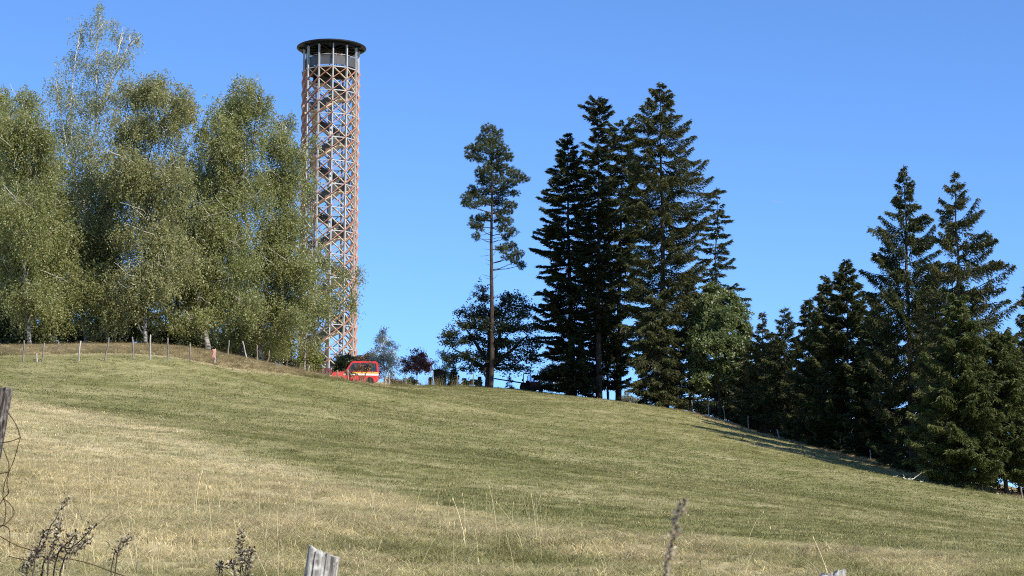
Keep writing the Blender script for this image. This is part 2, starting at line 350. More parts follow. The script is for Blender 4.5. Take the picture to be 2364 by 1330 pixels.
def tuft_mesh(name, nb, h, w, spread, lean, stems=0, stem_h=0.0, head=0.0):
    V, F, T = [], [], []
    for i in range(nb + stems):
        st = i >= nb
        a = rng.uniform(0, 2 * math.pi); r = spread * math.sqrt(rng.uniform()); bx, by = r * math.cos(a), r * math.sin(a)
        hh = (stem_h if st else h) * rng.uniform(0.55, 1.15); ww = (w * 0.55 if st else w) * rng.uniform(0.7, 1.3)
        la = rng.uniform(0, 2 * math.pi); ll = hh * (0.45 if st else lean) * rng.uniform(0.2, 1.3)
        q = rng.uniform(0, math.pi); sx, sy = math.cos(q) * ww / 2, math.sin(q) * ww / 2
        tt = rng.uniform(0.75, 1.0) if st else rng.uniform(0, 1)
        k = len(V); nseg = 3
        for s in range(nseg + 1):
            f = s / nseg; off = ll * f ** 1.8; taper = (1 - f) ** 0.7 if not st else 1 - 0.5 * f
            z = hh * (f - 0.32 * lean * f ** 2.6 * (0.1 if st else 1))
            cx, cy_ = bx + math.cos(la) * off, by + math.sin(la) * off
            V += [(cx - sx * taper, cy_ - sy * taper, z - 0.02), (cx + sx * taper, cy_ + sy * taper, z - 0.02)]; T += [tt, tt]
        for s in range(nseg): F.append((k + 2 * s, k + 2 * s + 1, k + 2 * s + 3, k + 2 * s + 2))
        if st and head:
            k = len(V); cx, cy_ = bx + math.cos(la) * ll, by + math.sin(la) * ll; z = hh * 0.95
            V += [(cx, cy_, z - head), (cx + sx * 1.8, cy_ + sy * 1.8, z - head * 0.5), (cx, cy_, z + head * 0.2), (cx - sx * 1.8, cy_ - sy * 1.8, z - head * 0.5)]; T += [0.9] * 4
            F.append((k, k + 1, k + 2, k + 3))
    return np_mesh(name, V, F, MT['grass'], T)
tuft_col = bpy.data.collections.new('tufts')
TUFTS = []
def add_tufts(n, *a, **k):
    i0 = len(TUFTS)
    for i in range(n):
        me = tuft_mesh('tuft_%02d' % len(TUFTS), *a, **k); o = bpy.data.objects.new('tuft_%02d' % len(TUFTS), me); tuft_col.objects.link(o); TUFTS.append(o)
    return list(range(i0, len(TUFTS)))
T_LONG = add_tufts(6, 26, 0.22, 0.009, 0.13, 1.7)
T_DRY = add_tufts(6, 24, 0.26, 0.009, 0.14, 1.9)
T_STEM = add_tufts(8, 3, 0.25, 0.011, 0.10, 1.4, stems=2, stem_h=0.62, head=0.05)
T_MID = add_tufts(5, 22, 0.075, 0.012, 0.16, 1.0)
T_FAR = add_tufts(5, 20, 0.075, 0.028, 0.32, 1.1)
def scatter(name, xs, ys, idx, scl, cols, label):
    z = zt(xs, ys); n = len(xs)
    me = bpy.data.meshes.new(name); me.vertices.add(n); me.vertices.foreach_set('co', np.c_[xs, ys, z].astype(np.float32).ravel())
    def attr(nm, ty, key, val): a = me.attributes.new(nm, ty, 'POINT'); a.data.foreach_set(key, np.asarray(val).ravel())
    attr('turn', 'FLOAT_VECTOR', 'vector', np.c_[rng.normal(0, .12, n), rng.normal(0, .12, n), rng.uniform(0, 6.28, n)].astype(np.float32))
    attr('size', 'FLOAT', 'value', scl.astype(np.float32)); attr('pick', 'INT', 'value', idx.astype(np.int32))
    cols = cols * (np.clip(rng.normal(1, .16, n), .5, 1.6) * (1 + .55 * (fbm(xs / .55, ys / .9, 101, 3) - .5) + .28 * (fbm(xs / 2.4, ys / 3.0, 103, 3) - .5)))[:, None]
    attr('shade', 'FLOAT_COLOR', 'color', np.c_[cols, np.ones(n)].astype(np.float32))
    o = link(name, me); tag(o, label, kind='stuff')
    g = bpy.data.node_groups.new(name + '_nodes', 'GeometryNodeTree')
    g.interface.new_socket('Geometry', in_out='INPUT', socket_type='NodeSocketGeometry'); g.interface.new_socket('Geometry', in_out='OUTPUT', socket_type='NodeSocketGeometry')
    gi = g.nodes.new('NodeGroupInput'); go = g.nodes.new('NodeGroupOutput'); ip = g.nodes.new('GeometryNodeInstanceOnPoints')
    ci = g.nodes.new('GeometryNodeCollectionInfo'); ci.inputs['Collection'].default_value = tuft_col
    ci.inputs['Separate Children'].default_value = True; ci.inputs['Reset Children'].default_value = True
    def named(nm, ty):
        q = g.nodes.new('GeometryNodeInputNamedAttribute'); q.data_type = ty; q.inputs['Name'].default_value = nm; return q.outputs['Attribute']
    ip.inputs['Pick Instance'].default_value = True
    g.links.new(gi.outputs[0], ip.inputs['Points']); g.links.new(ci.outputs[0], ip.inputs['Instance'])
    g.links.new(named('pick', 'INT'), ip.inputs['Instance Index']); g.links.new(named('turn', 'FLOAT_VECTOR'), ip.inputs['Rotation'])
    g.links.new(named('size', 'FLOAT'), ip.inputs['Scale']); g.links.new(ip.outputs[0], go.inputs[0])
    md = o.modifiers.new('tufts', 'NODES'); md.node_group = g
    me.materials.append(MT['grass'])
    return o
def field(y0, y1, dens, margin=3.0, half=0.262):
    ys = np.arange(y0, y1, 0.5); wd = 2 * (half * ys + margin); cum = np.cumsum(wd * 0.5) * dens
    n = int(cum[-1]); k = np.searchsorted(cum, rng.uniform(0, cum[-1], n)); y = ys[np.clip(k, 0, len(ys) - 1)] + rng.uniform(0, .5, n)
    return (half * y + margin) * rng.uniform(-1, 1, n), y
def choose(lst, n): return np.array(lst)[rng.integers(0, len(lst), n)]
# uncut grass near the camera, its stems, and the shorter sward of the hillside
x, y = field(9, 60, 62)
k = np.interp(x, _bx, _by) + 3 > y; berm = (x > -3) & (y < 37)
keep = (k | berm | (y < 26)) & (rng.uniform(size=len(x)) < np.interp(y, [9, 35, 60], [1, 1, .55])); x, y = x[keep], y[keep]; n = len(x)
dd = dryness(x, y); idx = np.where(rng.uniform(size=n) < dd * 0.8, choose(T_DRY, n), choose(T_LONG, n))
scl = rng.uniform(0.5, 1.2, n) * (0.20 + 1.15 * fbm(x / 1.3, y / 1.3, 71)) * np.interp(y, [9, 30, 60], [1, 1, .6])
scatter('long_grass', x, y, idx, scl, 1.18 * grass_col(x, y, rng.normal(.05, .24, n)), 'tall uncut straw and green grass near the wire fence')
x, y = field(12, 75, 1.5); k = ((np.interp(x, _bx, _by) > y) & (x < 1)) | ((x > -4) & (y < 34) & (rng.uniform(size=len(x)) < .2)); x, y = x[k], y[k]
k = fbm(x / 2.5, y / 3, 81) > 0.45; x, y = x[k], y[k]; n = len(x)
scatter('dry_stems', x, y, choose(T_STEM, n), rng.uniform(.4, 1.3, n) * np.interp(y, [12, 30, 75], [.8, 1, .5]), grass_col(x, y, rng.normal(.45, .15, n)), 'thin dry grass stems standing above the uncut grass')
x, y = field(24, 95, 26); n = len(x)
scatter('sward_grass', x, y, choose(T_MID, n), rng.uniform(.6, 1.5, n), grass_col(x, y, rng.normal(0, .2, n)), 'short mown grass on the lower hillside')
x, y = field(88, 226, 7.0, 6); n = len(x)
scatter('hill_grass', x, y, choose(T_FAR, n), rng.uniform(.6, 1.5, n), grass_col(x, y, rng.normal(0, .2, n)), 'short mown grass on the upper hillside')

x = rng.uniform(-36, -13, 9000); y = np.interp(x, [-36, -31, -25, -19, -14], [130, 132, 136, 142, 150]) + rng.uniform(0, 14, 9000) + 1; n = len(x)
scatter('bank_grass', x, y, choose(T_DRY + T_LONG, n), rng.uniform(.7, 1.7, n), grass_col(x, y, rng.normal(0, .3, n)), 'rough dead grass on the bank below the birches')
x = rng.uniform(-2, 36, 5000); y = np.interp(x, [-2, 4, 9, 14, 18, 22, 26, 30, 36], [212, 208, 200, 190, 180, 166, 155, 145, 135]) + rng.uniform(0, 10, 5000); n = len(x)
scatter('edge_grass', x, y, choose(T_DRY + T_LONG, n), rng.uniform(.6, 1.6, n), grass_col(x, y, rng.normal(0, .3, n)), 'rough grass under the conifers at the meadow edge')

x = rng.uniform(-21, -2.5, 2600); y = np.interp(x, [-21, -14, -8, -2], [176, 196, 205, 208]) + rng.normal(0, 1.3, 2600) + 1.5; n = len(x)
k = fbm(x / .8, y / 3, 111) > .42; x, y = x[k], y[k]; n = len(x)
scatter('fence_grass', x, y, choose(T_DRY + T_LONG + T_STEM, n), rng.uniform(.7, 2.0, n), grass_col(x, y, rng.normal(.05, .3, n)), 'tall rough grass along the ridge fence')
# ------------------------------------------------------------------ trees: numpy builders
def norm(a): return a / np.maximum(np.linalg.norm(a, axis=-1, keepdims=True), 1e-9)
class Wood:
    """tapered limbs gathered into one mesh of a tree's trunk"""
    def __init__(s): s.V = []; s.F = []; s.n = 0
    def limb(s, pts, r0, r1, sides=6, power=1.0):
        pts = np.asarray(pts, float); n = len(pts); t = norm(np.gradient(pts, axis=0))
        ref = np.array([0.3, 1.0, 0.1]) if abs(t[0][2]) > 0.8 else np.array([0, 0, 1.0])
        sx = norm(np.cross(t, ref)); sy = np.cross(t, sx)
        f = np.linspace(0, 1, n) ** power; r = r0 + (r1 - r0) * f
        a = np.linspace(0, 2 * math.pi, sides, endpoint=False)
        ring = pts[:, None] + (sx[:, None] * np.cos(a)[None, :, None] + sy[:, None] * np.sin(a)[None, :, None]) * r[:, None, None]
        k = np.arange(n * sides).reshape(n, sides) + s.n; k2 = np.roll(k, -1, 1)
        s.F.append(np.stack([k[:-1], k2[:-1], k2[1:], k[1:]], -1).reshape(-1, 4)); s.V.append(ring.reshape(-1, 3)); s.n += n * sides
    def curve(s, pts, r0, r1, sides=6, sub=4, wob=0.0):
        pts = np.asarray(pts, float); n = len(pts); u = np.linspace(0, n - 1, (n - 1) * sub + 1)
        i = np.clip(np.floor(u).astype(int), 0, n - 2); f = (u - i)[:, None]
        p0, p1, p2, p3 = pts[np.maximum(i - 1, 0)], pts[i], pts[i + 1], pts[np.minimum(i + 2, n - 1)]
        c = 0.5 * (2 * p1 + (p2 - p0) * f + (2 * p0 - 5 * p1 + 4 * p2 - p3) * f ** 2 + (3 * p1 - p0 - 3 * p2 + p3) * f ** 3)
        if wob: c[1:-1] += rng.normal(0, wob, c[1:-1].shape)
        s.limb(c, r0, r1, sides); return c
    def build(s, name, mat, parent, base):
        return link(name, np_mesh(name, np.concatenate(s.V) - base, np.concatenate(s.F), mat, smooth=True), parent)
class Leaves:
    def __init__(s): s.Vq = []; s.T = []
    def kites(s, P, D, L, w, tint):
        D = norm(D); S = norm(np.cross(D, rng.normal(size=D.shape))); L = np.broadcast_to(L, len(P))[:, None]; w = np.broadcast_to(w, len(P))[:, None]
        s.Vq.append(np.stack([P, P + D * L * .45 + S * w * .5, P + D * L, P + D * L * .45 - S * w * .5], 1)); s.T.append(np.repeat(tint, 4))
    def build(s, name, mat, parent, base, label=None):
        V = np.concatenate(s.Vq) - base; n = len(V); V = V.reshape(-1, 3)
        o = link(name, np_mesh(name, V, np.arange(n * 4).reshape(n, 4), mat, np.clip(np.concatenate(s.T), 0, 1)), parent)
        return o
class Needles(Leaves):
    def spikes(s, P, D, L, w, tint):
        D = norm(D); S = norm(np.cross(D, rng.normal(size=D.shape))) ; L = np.broadcast_to(L, len(P))[:, None]; w = np.broadcast_to(w, len(P))[:, None]
        s.Vq.append(np.stack([P - S * w * .5, P + S * w * .5, P + D * L], 1)); s.T.append(np.repeat(tint, 3))
    def build(s, name, mat, parent, base, label=None):
        V = np.concatenate(s.Vq) - base; n = len(V)
        return link(name, np_mesh(name, V.reshape(-1, 3), np.arange(n * 3).reshape(n, 3), mat, np.clip(np.concatenate(s.T), 0, 1)), parent)

LEAFY = 40.0
GW = 'birches of the wood behind the fence'
BIRCHY = 29.0
def in_ball(n, k=2.2):
    d = norm(rng.normal(size=(n, 3))); return d * (rng.uniform(size=(n, 1)) ** (1 / k))

def broadleaf(name, label, base, D, stems, blobs, leaf, barkm, dens=1.0, size=0.13, droop=1.0, strand=0.9, flat=0.0, r0=0.16, depth=1.0, group=None, cat='tree', shift=0.0, twigs=True, shrub=False, grow=1.12, spread=.55, fill=True):
    """stems: measured lines of the visible trunks; blobs: (px, py, rx, ry[, density]) foliage masses hung on limbs"""
    b0 = ground(base, D); root = empty(name, b0, label, cat, group); s = mpp(D)
    wood = Wood(); lv = Needles(); lines = []; limbs = Wood() if group == GW and fill else wood
    for i, st in enumerate(stems):
        P = np.array([at(q[0], q[1], D + (q[2] if len(q) > 2 else 0)) for q in st])
        if i == 0: P = np.vstack([b0 - [0, 0, 0.3], P])
        lines.append(wood.curve(P, r0 if i == 0 else r0 * 0.6, 0.012, 7, 5, 0.02))
    AX = np.concatenate(lines)
    if group == GW and fill: blobs = list(blobs) + [tuple((p + q) / 2 for p, q in zip(b1[:2], b2[:2])) + (.8 * (b1[2] + b2[2]) / 2, .8 * (b1[3] + b2[3]) / 2, .9 * ((b1[4] if len(b1) > 4 else 1) + (b2[4] if len(b2) > 4 else 1)) / 2) for b1, b2 in zip(blobs, blobs[1:])]
    for bl in blobs:
        px, py, rx, ry = bl[:4]; de = dens * (bl[4] if len(bl) > 4 else 1.0)
        off = rng.uniform(-1, 1) * 0.9 * depth * (rx * s) + (rng.uniform(-1.5, 1.5) if not shrub else 0)
        c = at(px, py, D + off); rx, ry = rx * s * grow, ry * s * grow; ex = np.array([rx, rx * 0.85 * depth, ry])
        # limb from a lower place on the nearest stem
        w_ = np.hypot(AX[:, 0] - c[0], AX[:, 1] - c[1]) + np.abs(AX[:, 2] - (c[2] - ry * 1.1 - 0.25 * abs(AX[:, 0] - c[0]).min()))
        p0 = AX[np.argmin(w_)]; mid = (p0 + c) / 2 + np.array([0, 0, 0.12 * np.linalg.norm(c - p0)]) + rng.normal(0, .1, 3)
        if np.linalg.norm(c - p0) > 0.4:
            limbs.curve([p0, mid, c, c + (c - mid) * 0.5 + [0, 0, .2]], min(0.075, 0.028 + 0.012 * np.linalg.norm(c - p0)), 0.012, 5, 3, 0.05)
        area = 4 * rx * ry
        nc = max(5, int(area * 2.2)); cc = c + in_ball(nc) * ex * 0.9
        if twigs:
            for q in cc[::2]: limbs.limb([c + (q - c) * .15, c + (q - c) * .6 + [0, 0, .1], q], 0.019, 0.007, 3)
            if group == GW and de > .65:
                for _ in range(max(1, int(area * .2))):
                    e1 = c + in_ball(1)[0] * ex * .5 + [0.15 * rx, -.75 * ex[1], 0]; e2 = e1 + np.array([rng.normal(0, .8), rng.uniform(-.5, .1), rng.uniform(.3, 1.1)]) * rng.uniform(.6, 1.3)
                    limbs.curve([c, (c + e1) / 2 + rng.normal(0, .1, 3), e1, e2], .030, .012, 4, 3, .03)
        ns = max(8, int(area * (BIRCHY if group == GW else LEAFY) * de / strand))
        ci = rng.integers(0, nc, ns); p = cc[ci] + rng.normal(0, 1, (ns, 3)) * np.minimum(ex * 0.25, 0.45)
        ct = rng.normal(0, .10, nc)[ci]
        o_ = norm((p - c) / ex + 1e-3); d0 = norm(o_ * [1, 1, .3] * spread + rng.normal(0, .45, (ns, 3)) + [0, 0, .15])
        K = 13; Ls = strand * rng.uniform(.45, 1.25, ns)
        u = (np.arange(K) + .5) / K
        fall = np.array([0, 0, -1.0])
        pos = p[:, None] + d0[:, None] * (Ls[:, None, None] * u[None, :, None] * (1 - .45 * droop)) + fall * (Ls[:, None, None] * droop * (u ** 1.7)[None, :, None])
        pos = pos + rng.normal(0, .055 + .05 * (1 - droop * .5), pos.shape); P_ = pos.reshape(-1, 3)
        Dn = rng.normal(0, 1, P_.shape) * [1, 1, 1 - flat] + fall * (.7 * droop)
        n = len(P_); tv = 0.45 + np.repeat(ct, K) + rng.normal(0, .13, n) + shift
        lv.spikes(P_, Dn, size * rng.uniform(.7, 1.35, n), size * .80 * rng.uniform(.7, 1.2, n), tv)
    wood.build('trunk', barkm, root, b0); lv.build('crown', leaf, root, b0)
    if limbs is not wood: limbs.build('limbs', MT['birch_bark'], root, b0)
    return root

def conifer(name, label, base, top, D, prof, needles, barkm=None, whorl=0.55, per=6, up=0.12, droop=0.30, tip=0.28, hang=0.35, dens=1.0, card=0.30, cw=0.085, first=0.04, r0=None, group=None, rag=0.25, basey=None, lead=0.8, e_top=0.75, seed=0, gaps=0.0, cones=0.0):
    """prof: (height measured down from the top 0..1, reach to one side, reach to the other) in measured units"""
    b0 = ground(base, D); tp = at(top[0], top[1], D); Hh = tp[2] - b0[2]; s = mpp(D)
    root = empty(name, b0, label, 'tree', group); wood = Wood(); nd = Needles()
    T = 12; zz = np.linspace(0, 1, T)[:, None]; axis = b0 + (tp - b0) * zz; axis[1:-1] += rng.normal(0, .05, (T - 2, 3)) * [1, 1, 0]; axis[0, 2] -= 0.3
    wood.limb(axis, r0 or Hh * 0.0125, 0.015, 8, 0.9)
    tl, lf, rt = (np.array(c, float) for c in zip(*prof))
    tmax = tl[-1]; hts = np.arange(first * 2.0 + 0.15, Hh * tmax, whorl * 0.93)
    h = np.repeat(hts, per) + rng.normal(0, whorl * .45, len(hts) * per); h = np.clip(h, .1, Hh * tmax); B = len(h)
    if gaps: k = rng.uniform(size=B) > gaps; h = h[k]; B = len(h)
    ph = rng.uniform(0, 2 * math.pi, B) if per < 4 else (np.tile(np.arange(per), len(hts))[:B] * 2 * math.pi / per + np.repeat(rng.uniform(0, 6.28, len(hts)), per)[:B] + rng.normal(0, .25, B))
    t = h / Hh; cl, crr = np.interp(t, tl, lf) * s, np.interp(t, tl, rt) * s
    c = np.cos(ph); Lb = np.where(c > 0, crr * c ** 2 + (cl + crr) / 2 * (1 - c ** 2), cl * c ** 2 + (cl + crr) / 2 * (1 - c ** 2)) * np.clip(rng.normal(1.0, rag, B), .35, 1.22)
    Lb = np.maximum(Lb, .12)
    org = np.stack([np.interp(1 - t, zz[:, 0], axis[:, i]) for i in range(3)], 1)
    dr = np.stack([c, np.sin(ph), np.zeros(B)], 1); sd = np.stack([-np.sin(ph), c, np.zeros(B)], 1)
    e0 = up + e_top * np.exp(-t / 0.10) - droop * np.clip(t * 1.6, 0, 1) + rng.normal(0, .17, B)
    cur = tip * np.clip(.35 + t * 1.2, 0, 1) + rng.normal(0, .10, B)
    def bp(i, u): return org[i] + dr[i] * (Lb[i] * u)[:, None] + np.stack([0 * u, 0 * u, Lb[i] * (e0[i] * u + cur[i] * u * u)], 1)
    for i in range(B):
        if Lb[i] > .5: uu = np.linspace(0, .95, 4); wood.limb(bp(np.full(4, i), uu), .012 + .011 * Lb[i], .006, 3)
    n = int(Lb.sum() * 118 * dens * (0.30 / card)); i = rng.choice(B, n, p=Lb / Lb.sum()); u = rng.uniform(0.06, 1, n) ** .75
    p = bp(i, u); sg = rng.choice([-1., 1.], n); tw = np.clip(.36 * Lb[i] * (1.08 - u) + .10, .08, 1.0) * rng.uniform(.5, 1.1, n); v = rng.uniform(0, 1, n)
    td = norm(dr[i] * .75 + sd[i] * sg[:, None] * .8 + np.stack([0 * u, 0 * u, -hang * rng.uniform(0, 1.3, n) - .05], 1))
    p = p + td * (tw * v)[:, None] + np.stack([0 * u, 0 * u, -hang * .45 * v * tw], 1) + rng.normal(0, .045, (n, 3))
    cdn = td + dr[i] * .3 + rng.normal(0, .36, (n, 3)) + np.stack([0 * u, 0 * u, -hang * .9 * rng.uniform(0, 1.2, n)], 1)
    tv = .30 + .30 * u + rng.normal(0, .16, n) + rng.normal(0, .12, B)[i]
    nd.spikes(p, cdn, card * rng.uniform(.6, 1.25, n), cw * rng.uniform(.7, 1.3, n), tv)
    # leader shoot
    k = 26; z = rng.uniform(0, lead, k); nd.spikes(np.stack([tp[0] + 0 * z, tp[1] + 0 * z, tp[2] - z + .1], 1), rng.normal(0, .6, (k, 3)) + [0, 0, 1.], .22, .05, np.full(k, .4))
    wood.build('trunk', barkm or MT['dark_bark'], root, b0); nd.build('crown', needles, root, b0); return root

BL, BP, BB, WB, OB = MT['birch_leaf'], MT['birch_pale'], MT['birch_brown'], MT['birch_bark'], MT['birch_old']
GW = 'birches of the wood behind the fence'
broadleaf('birch_tree', 'tallest birch with a thin bare top of white limbs above the wood', 195, 157,
  [[(188,700),(186,560),(202,400),(222,270),(222,140),(229,30)], [(186,600),(176,440),(163,270),(172,150),(188,62)], [(222,270),(262,160),(284,62)], [(224,262),(292,118),(326,82)], [(188,470),(152,330),(130,190)]],
  [(188,75,26,38,.30),(234,62,22,40,.28),(230,22,14,16,.4),(283,80,26,36,.30),(318,92,16,20,.30),(165,150,28,40,.34),(232,150,38,45,.26),(290,135,28,30,.34),(130,200,24,45,.40),(172,235,45,45,.45),(240,235,46,42,.40),(280,215,26,30,.36),
   (140,310,45,52,.6),(208,330,55,52,.55),(190,430,65,70,.8),(165,540,75,70,.9),(225,610,75,70,.9),(170,690,70,55,.9)], BP, WB, r0=0.17, dens=1.0, size=.115, group=GW)
broadleaf('birch_tree', 'rounded birch at the wood\'s end, second tree from the photo\'s left edge', 62, 146,
  [[(60,700),(55,560),(62,420),(50,300),(55,215)], [(60,600),(90,440),(98,330)]],
  [(52,240,44,42),(20,320,52,62),(88,300,44,55),(58,410,72,80),(28,530,72,80),(92,555,62,70),(50,650,82,70),(88,720,55,45)], BL, OB, group=GW)
broadleaf('birch_tree', 'birch cut by the left edge of the photo', -30, 152,
  [[(-28,700),(-25,560),(-15,400),(-5,230)]], [(2,235,32,40),(-30,330,55,75),(-5,460,60,70),(-20,600,62,72),(0,710,55,45)], BL, OB, group=GW)
broadleaf('birch_tree', 'bronze tinted birch with broad domed top beside the tallest birch', 330, 149,
  [[(335,700),(345,560),(330,440),(352,320),(350,190)], [(338,600),(300,460),(290,330)], [(345,500),(400,380),(415,260)]],
  [(352,200,44,36),(302,212,40,36),(400,228,44,40),(432,252,26,26),(385,290,48,45),(300,290,46,45),(290,390,66,66),(385,420,70,66),(330,520,80,70),(405,590,70,70),(325,650,80,60),(282,715,56,46)], BB, OB, r0=.16, group=GW)
broadleaf('birch_tree', 'dome topped birch standing just left of the leaning birch by the tower', 478, 153,
  [[(470,740),(452,640),(480,520),(520,400),(545,280),(560,190)], [(470,700),(440,560),(470,440),(500,330)], [(500,470),(575,380),(592,240)]],
  [(560,210,38,34),(528,262,48,44),(592,242,36,36),(500,300,42,50),(560,330,58,56),(490,395,58,60),(562,440,58,58),(480,510,70,68),(540,575,70,66),(470,640,72,58),(545,690,72,52),(432,735,50,34)], BL, OB, r0=.24, group=GW)
broadleaf('birch_tree', 'birch with dark limbs whose branches reach across the tower', 600, 162,
  [[(602,760),(615,640),(590,560),(640,450),(660,360),(652,280)], [(605,600),(560,480),(600,420)], [(640,470),(700,430),(722,390)], [(612,640),(690,560),(720,520)]],
  [(652,290,28,28),(632,338,36,40),(676,356,28,40),(640,430,46,46),(602,420,40,45),(692,415,24,40,.8),(630,525,56,56),(690,515,32,48,.8),(602,600,62,60),(668,610,54,56),(708,635,26,46,.8),(620,700,72,52),(690,712,48,48),(650,765,60,34)], BL, OB, r0=.2, group=GW)
broadleaf('birch_tree', 'drooping birch with sprays hanging in front of the tower foot', 702, 172,
  [[(705,800),(712,700),(722,560),(715,430),(722,330)], [(712,700),(760,640),(822,612)], [(708,740),(760,690),(812,680)]],
  [(722,330,13,30,.45),(716,440,17,55,.5),(738,590,26,38,.8),(786,616,26,24,.75),(828,632,13,22,.75),(762,672,36,34,.9),(814,692,14,30,.85),(736,725,38,40,1),(720,795,28,30,.9)], BL, OB, r0=.10, strand=1.1, group=GW, fill=False)
broadleaf('birch_tree', 'birch filling the gap between the tallest birch and the rounded birch', 122, 150,
  [[(120,700),(118,560),(125,400)]], [(120,420,70,72),(108,545,80,72),(128,650,80,62),(145,735,45,32)], BL, OB, group=GW)
broadleaf('birch_tree', 'birch with white lower limbs between tallest and bronze tinted birches', 245, 152.5,
  [[(242,700),(246,560),(250,440)], [(246,560),(300,500)]], [(252,440,66,64),(236,560,70,66),(256,660,74,56),(230,730,56,34)], BL, OB, group=GW)
broadleaf('birch_tree', 'birch half hidden behind the dome topped birch', 408, 158,
  [[(410,700),(420,560),(432,420)]], [(440,380,42,60),(432,480,60,62),(420,600,66,62),(430,690,64,46)], BP, OB, group=GW)
broadleaf('birch_tree', 'low birch with long sprays over the fence bank', 555, 168,
  [[(556,760),(560,660),(566,560)]], [(568,640,50,48),(540,740,55,36),(590,770,52,32),(640,800,36,22)], BL, OB, group=GW, r0=.12)

# dark understory of the birch wood
GU = 'shrubs under the birches'
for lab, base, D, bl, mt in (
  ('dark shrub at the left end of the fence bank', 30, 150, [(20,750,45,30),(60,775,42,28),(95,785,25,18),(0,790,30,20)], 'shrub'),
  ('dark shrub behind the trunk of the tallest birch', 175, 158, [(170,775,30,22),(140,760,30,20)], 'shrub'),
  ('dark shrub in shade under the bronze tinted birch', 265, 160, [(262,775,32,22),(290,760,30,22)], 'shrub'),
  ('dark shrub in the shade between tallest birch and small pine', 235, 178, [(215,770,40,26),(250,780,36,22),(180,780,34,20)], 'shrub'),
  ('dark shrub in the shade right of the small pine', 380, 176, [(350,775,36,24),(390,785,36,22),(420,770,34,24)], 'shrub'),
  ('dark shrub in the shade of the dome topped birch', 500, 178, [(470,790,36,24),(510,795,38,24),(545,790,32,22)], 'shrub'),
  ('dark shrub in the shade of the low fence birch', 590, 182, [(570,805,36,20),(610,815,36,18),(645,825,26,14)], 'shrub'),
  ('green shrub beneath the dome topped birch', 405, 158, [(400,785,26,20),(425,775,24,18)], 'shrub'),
  ('yellow green shrub at the foot of the leaning birch', 625, 172, [(612,790,30,20),(640,800,26,18),(590,780,24,14)], 'yellow_shrub'),
  ('bright yellow green shrub in front of the maroon car', 712, 188, [(712,838,22,18),(700,826,20,14),(728,830,16,16)], 'yellow_shrub'),
  ('brown thicket of bare twigs along the lower fence', 655, 176, [(660,832,24,15,.4),(630,822,22,14,.4)], 'dry_bush')):
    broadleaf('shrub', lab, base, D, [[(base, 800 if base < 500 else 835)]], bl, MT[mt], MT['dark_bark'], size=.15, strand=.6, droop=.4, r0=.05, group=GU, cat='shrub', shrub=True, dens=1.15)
GD = 'dark spruces inside the birch wood'
for k, (base, top, D, w) in enumerate(((70, 560, 186, 150), (215, 600, 190, 150), (300, 640, 180, 120), (455, 620, 184, 130), (560, 660, 186, 110), (-20, 600, 188, 120), (380, 560, 196, 150), (640, 690, 196, 90))):
    conifer('spruce_tree', ('dark spruce deep in the wood behind the ' + ('rounded birch', 'tallest birch', 'small pine', 'dome topped birch', 'low fence birch', 'birch at the photo edge', 'bronze tinted birch', 'birch reaching across the tower')[k]), base, (base, top), D,
            [(0, 2, 2), (.5, w * .33, w * .33), (1, w * .5, w * .5)], MT['spruce'], whorl=.8, per=6, dens=.5, card=.5, cw=.16, group=GD)
conifer('pine_sapling', 'small fresh green pine under the birches behind the fence', 318, (322, 705), 152, [(0, 3, 3), (.35, 16, 20), (.65, 20, 26), (.8, 12, 14)], MT['young_pine'], whorl=.45, per=6, up=.5, droop=.1, hang=.1, dens=2.2, card=.24, cw=.05, r0=.05)

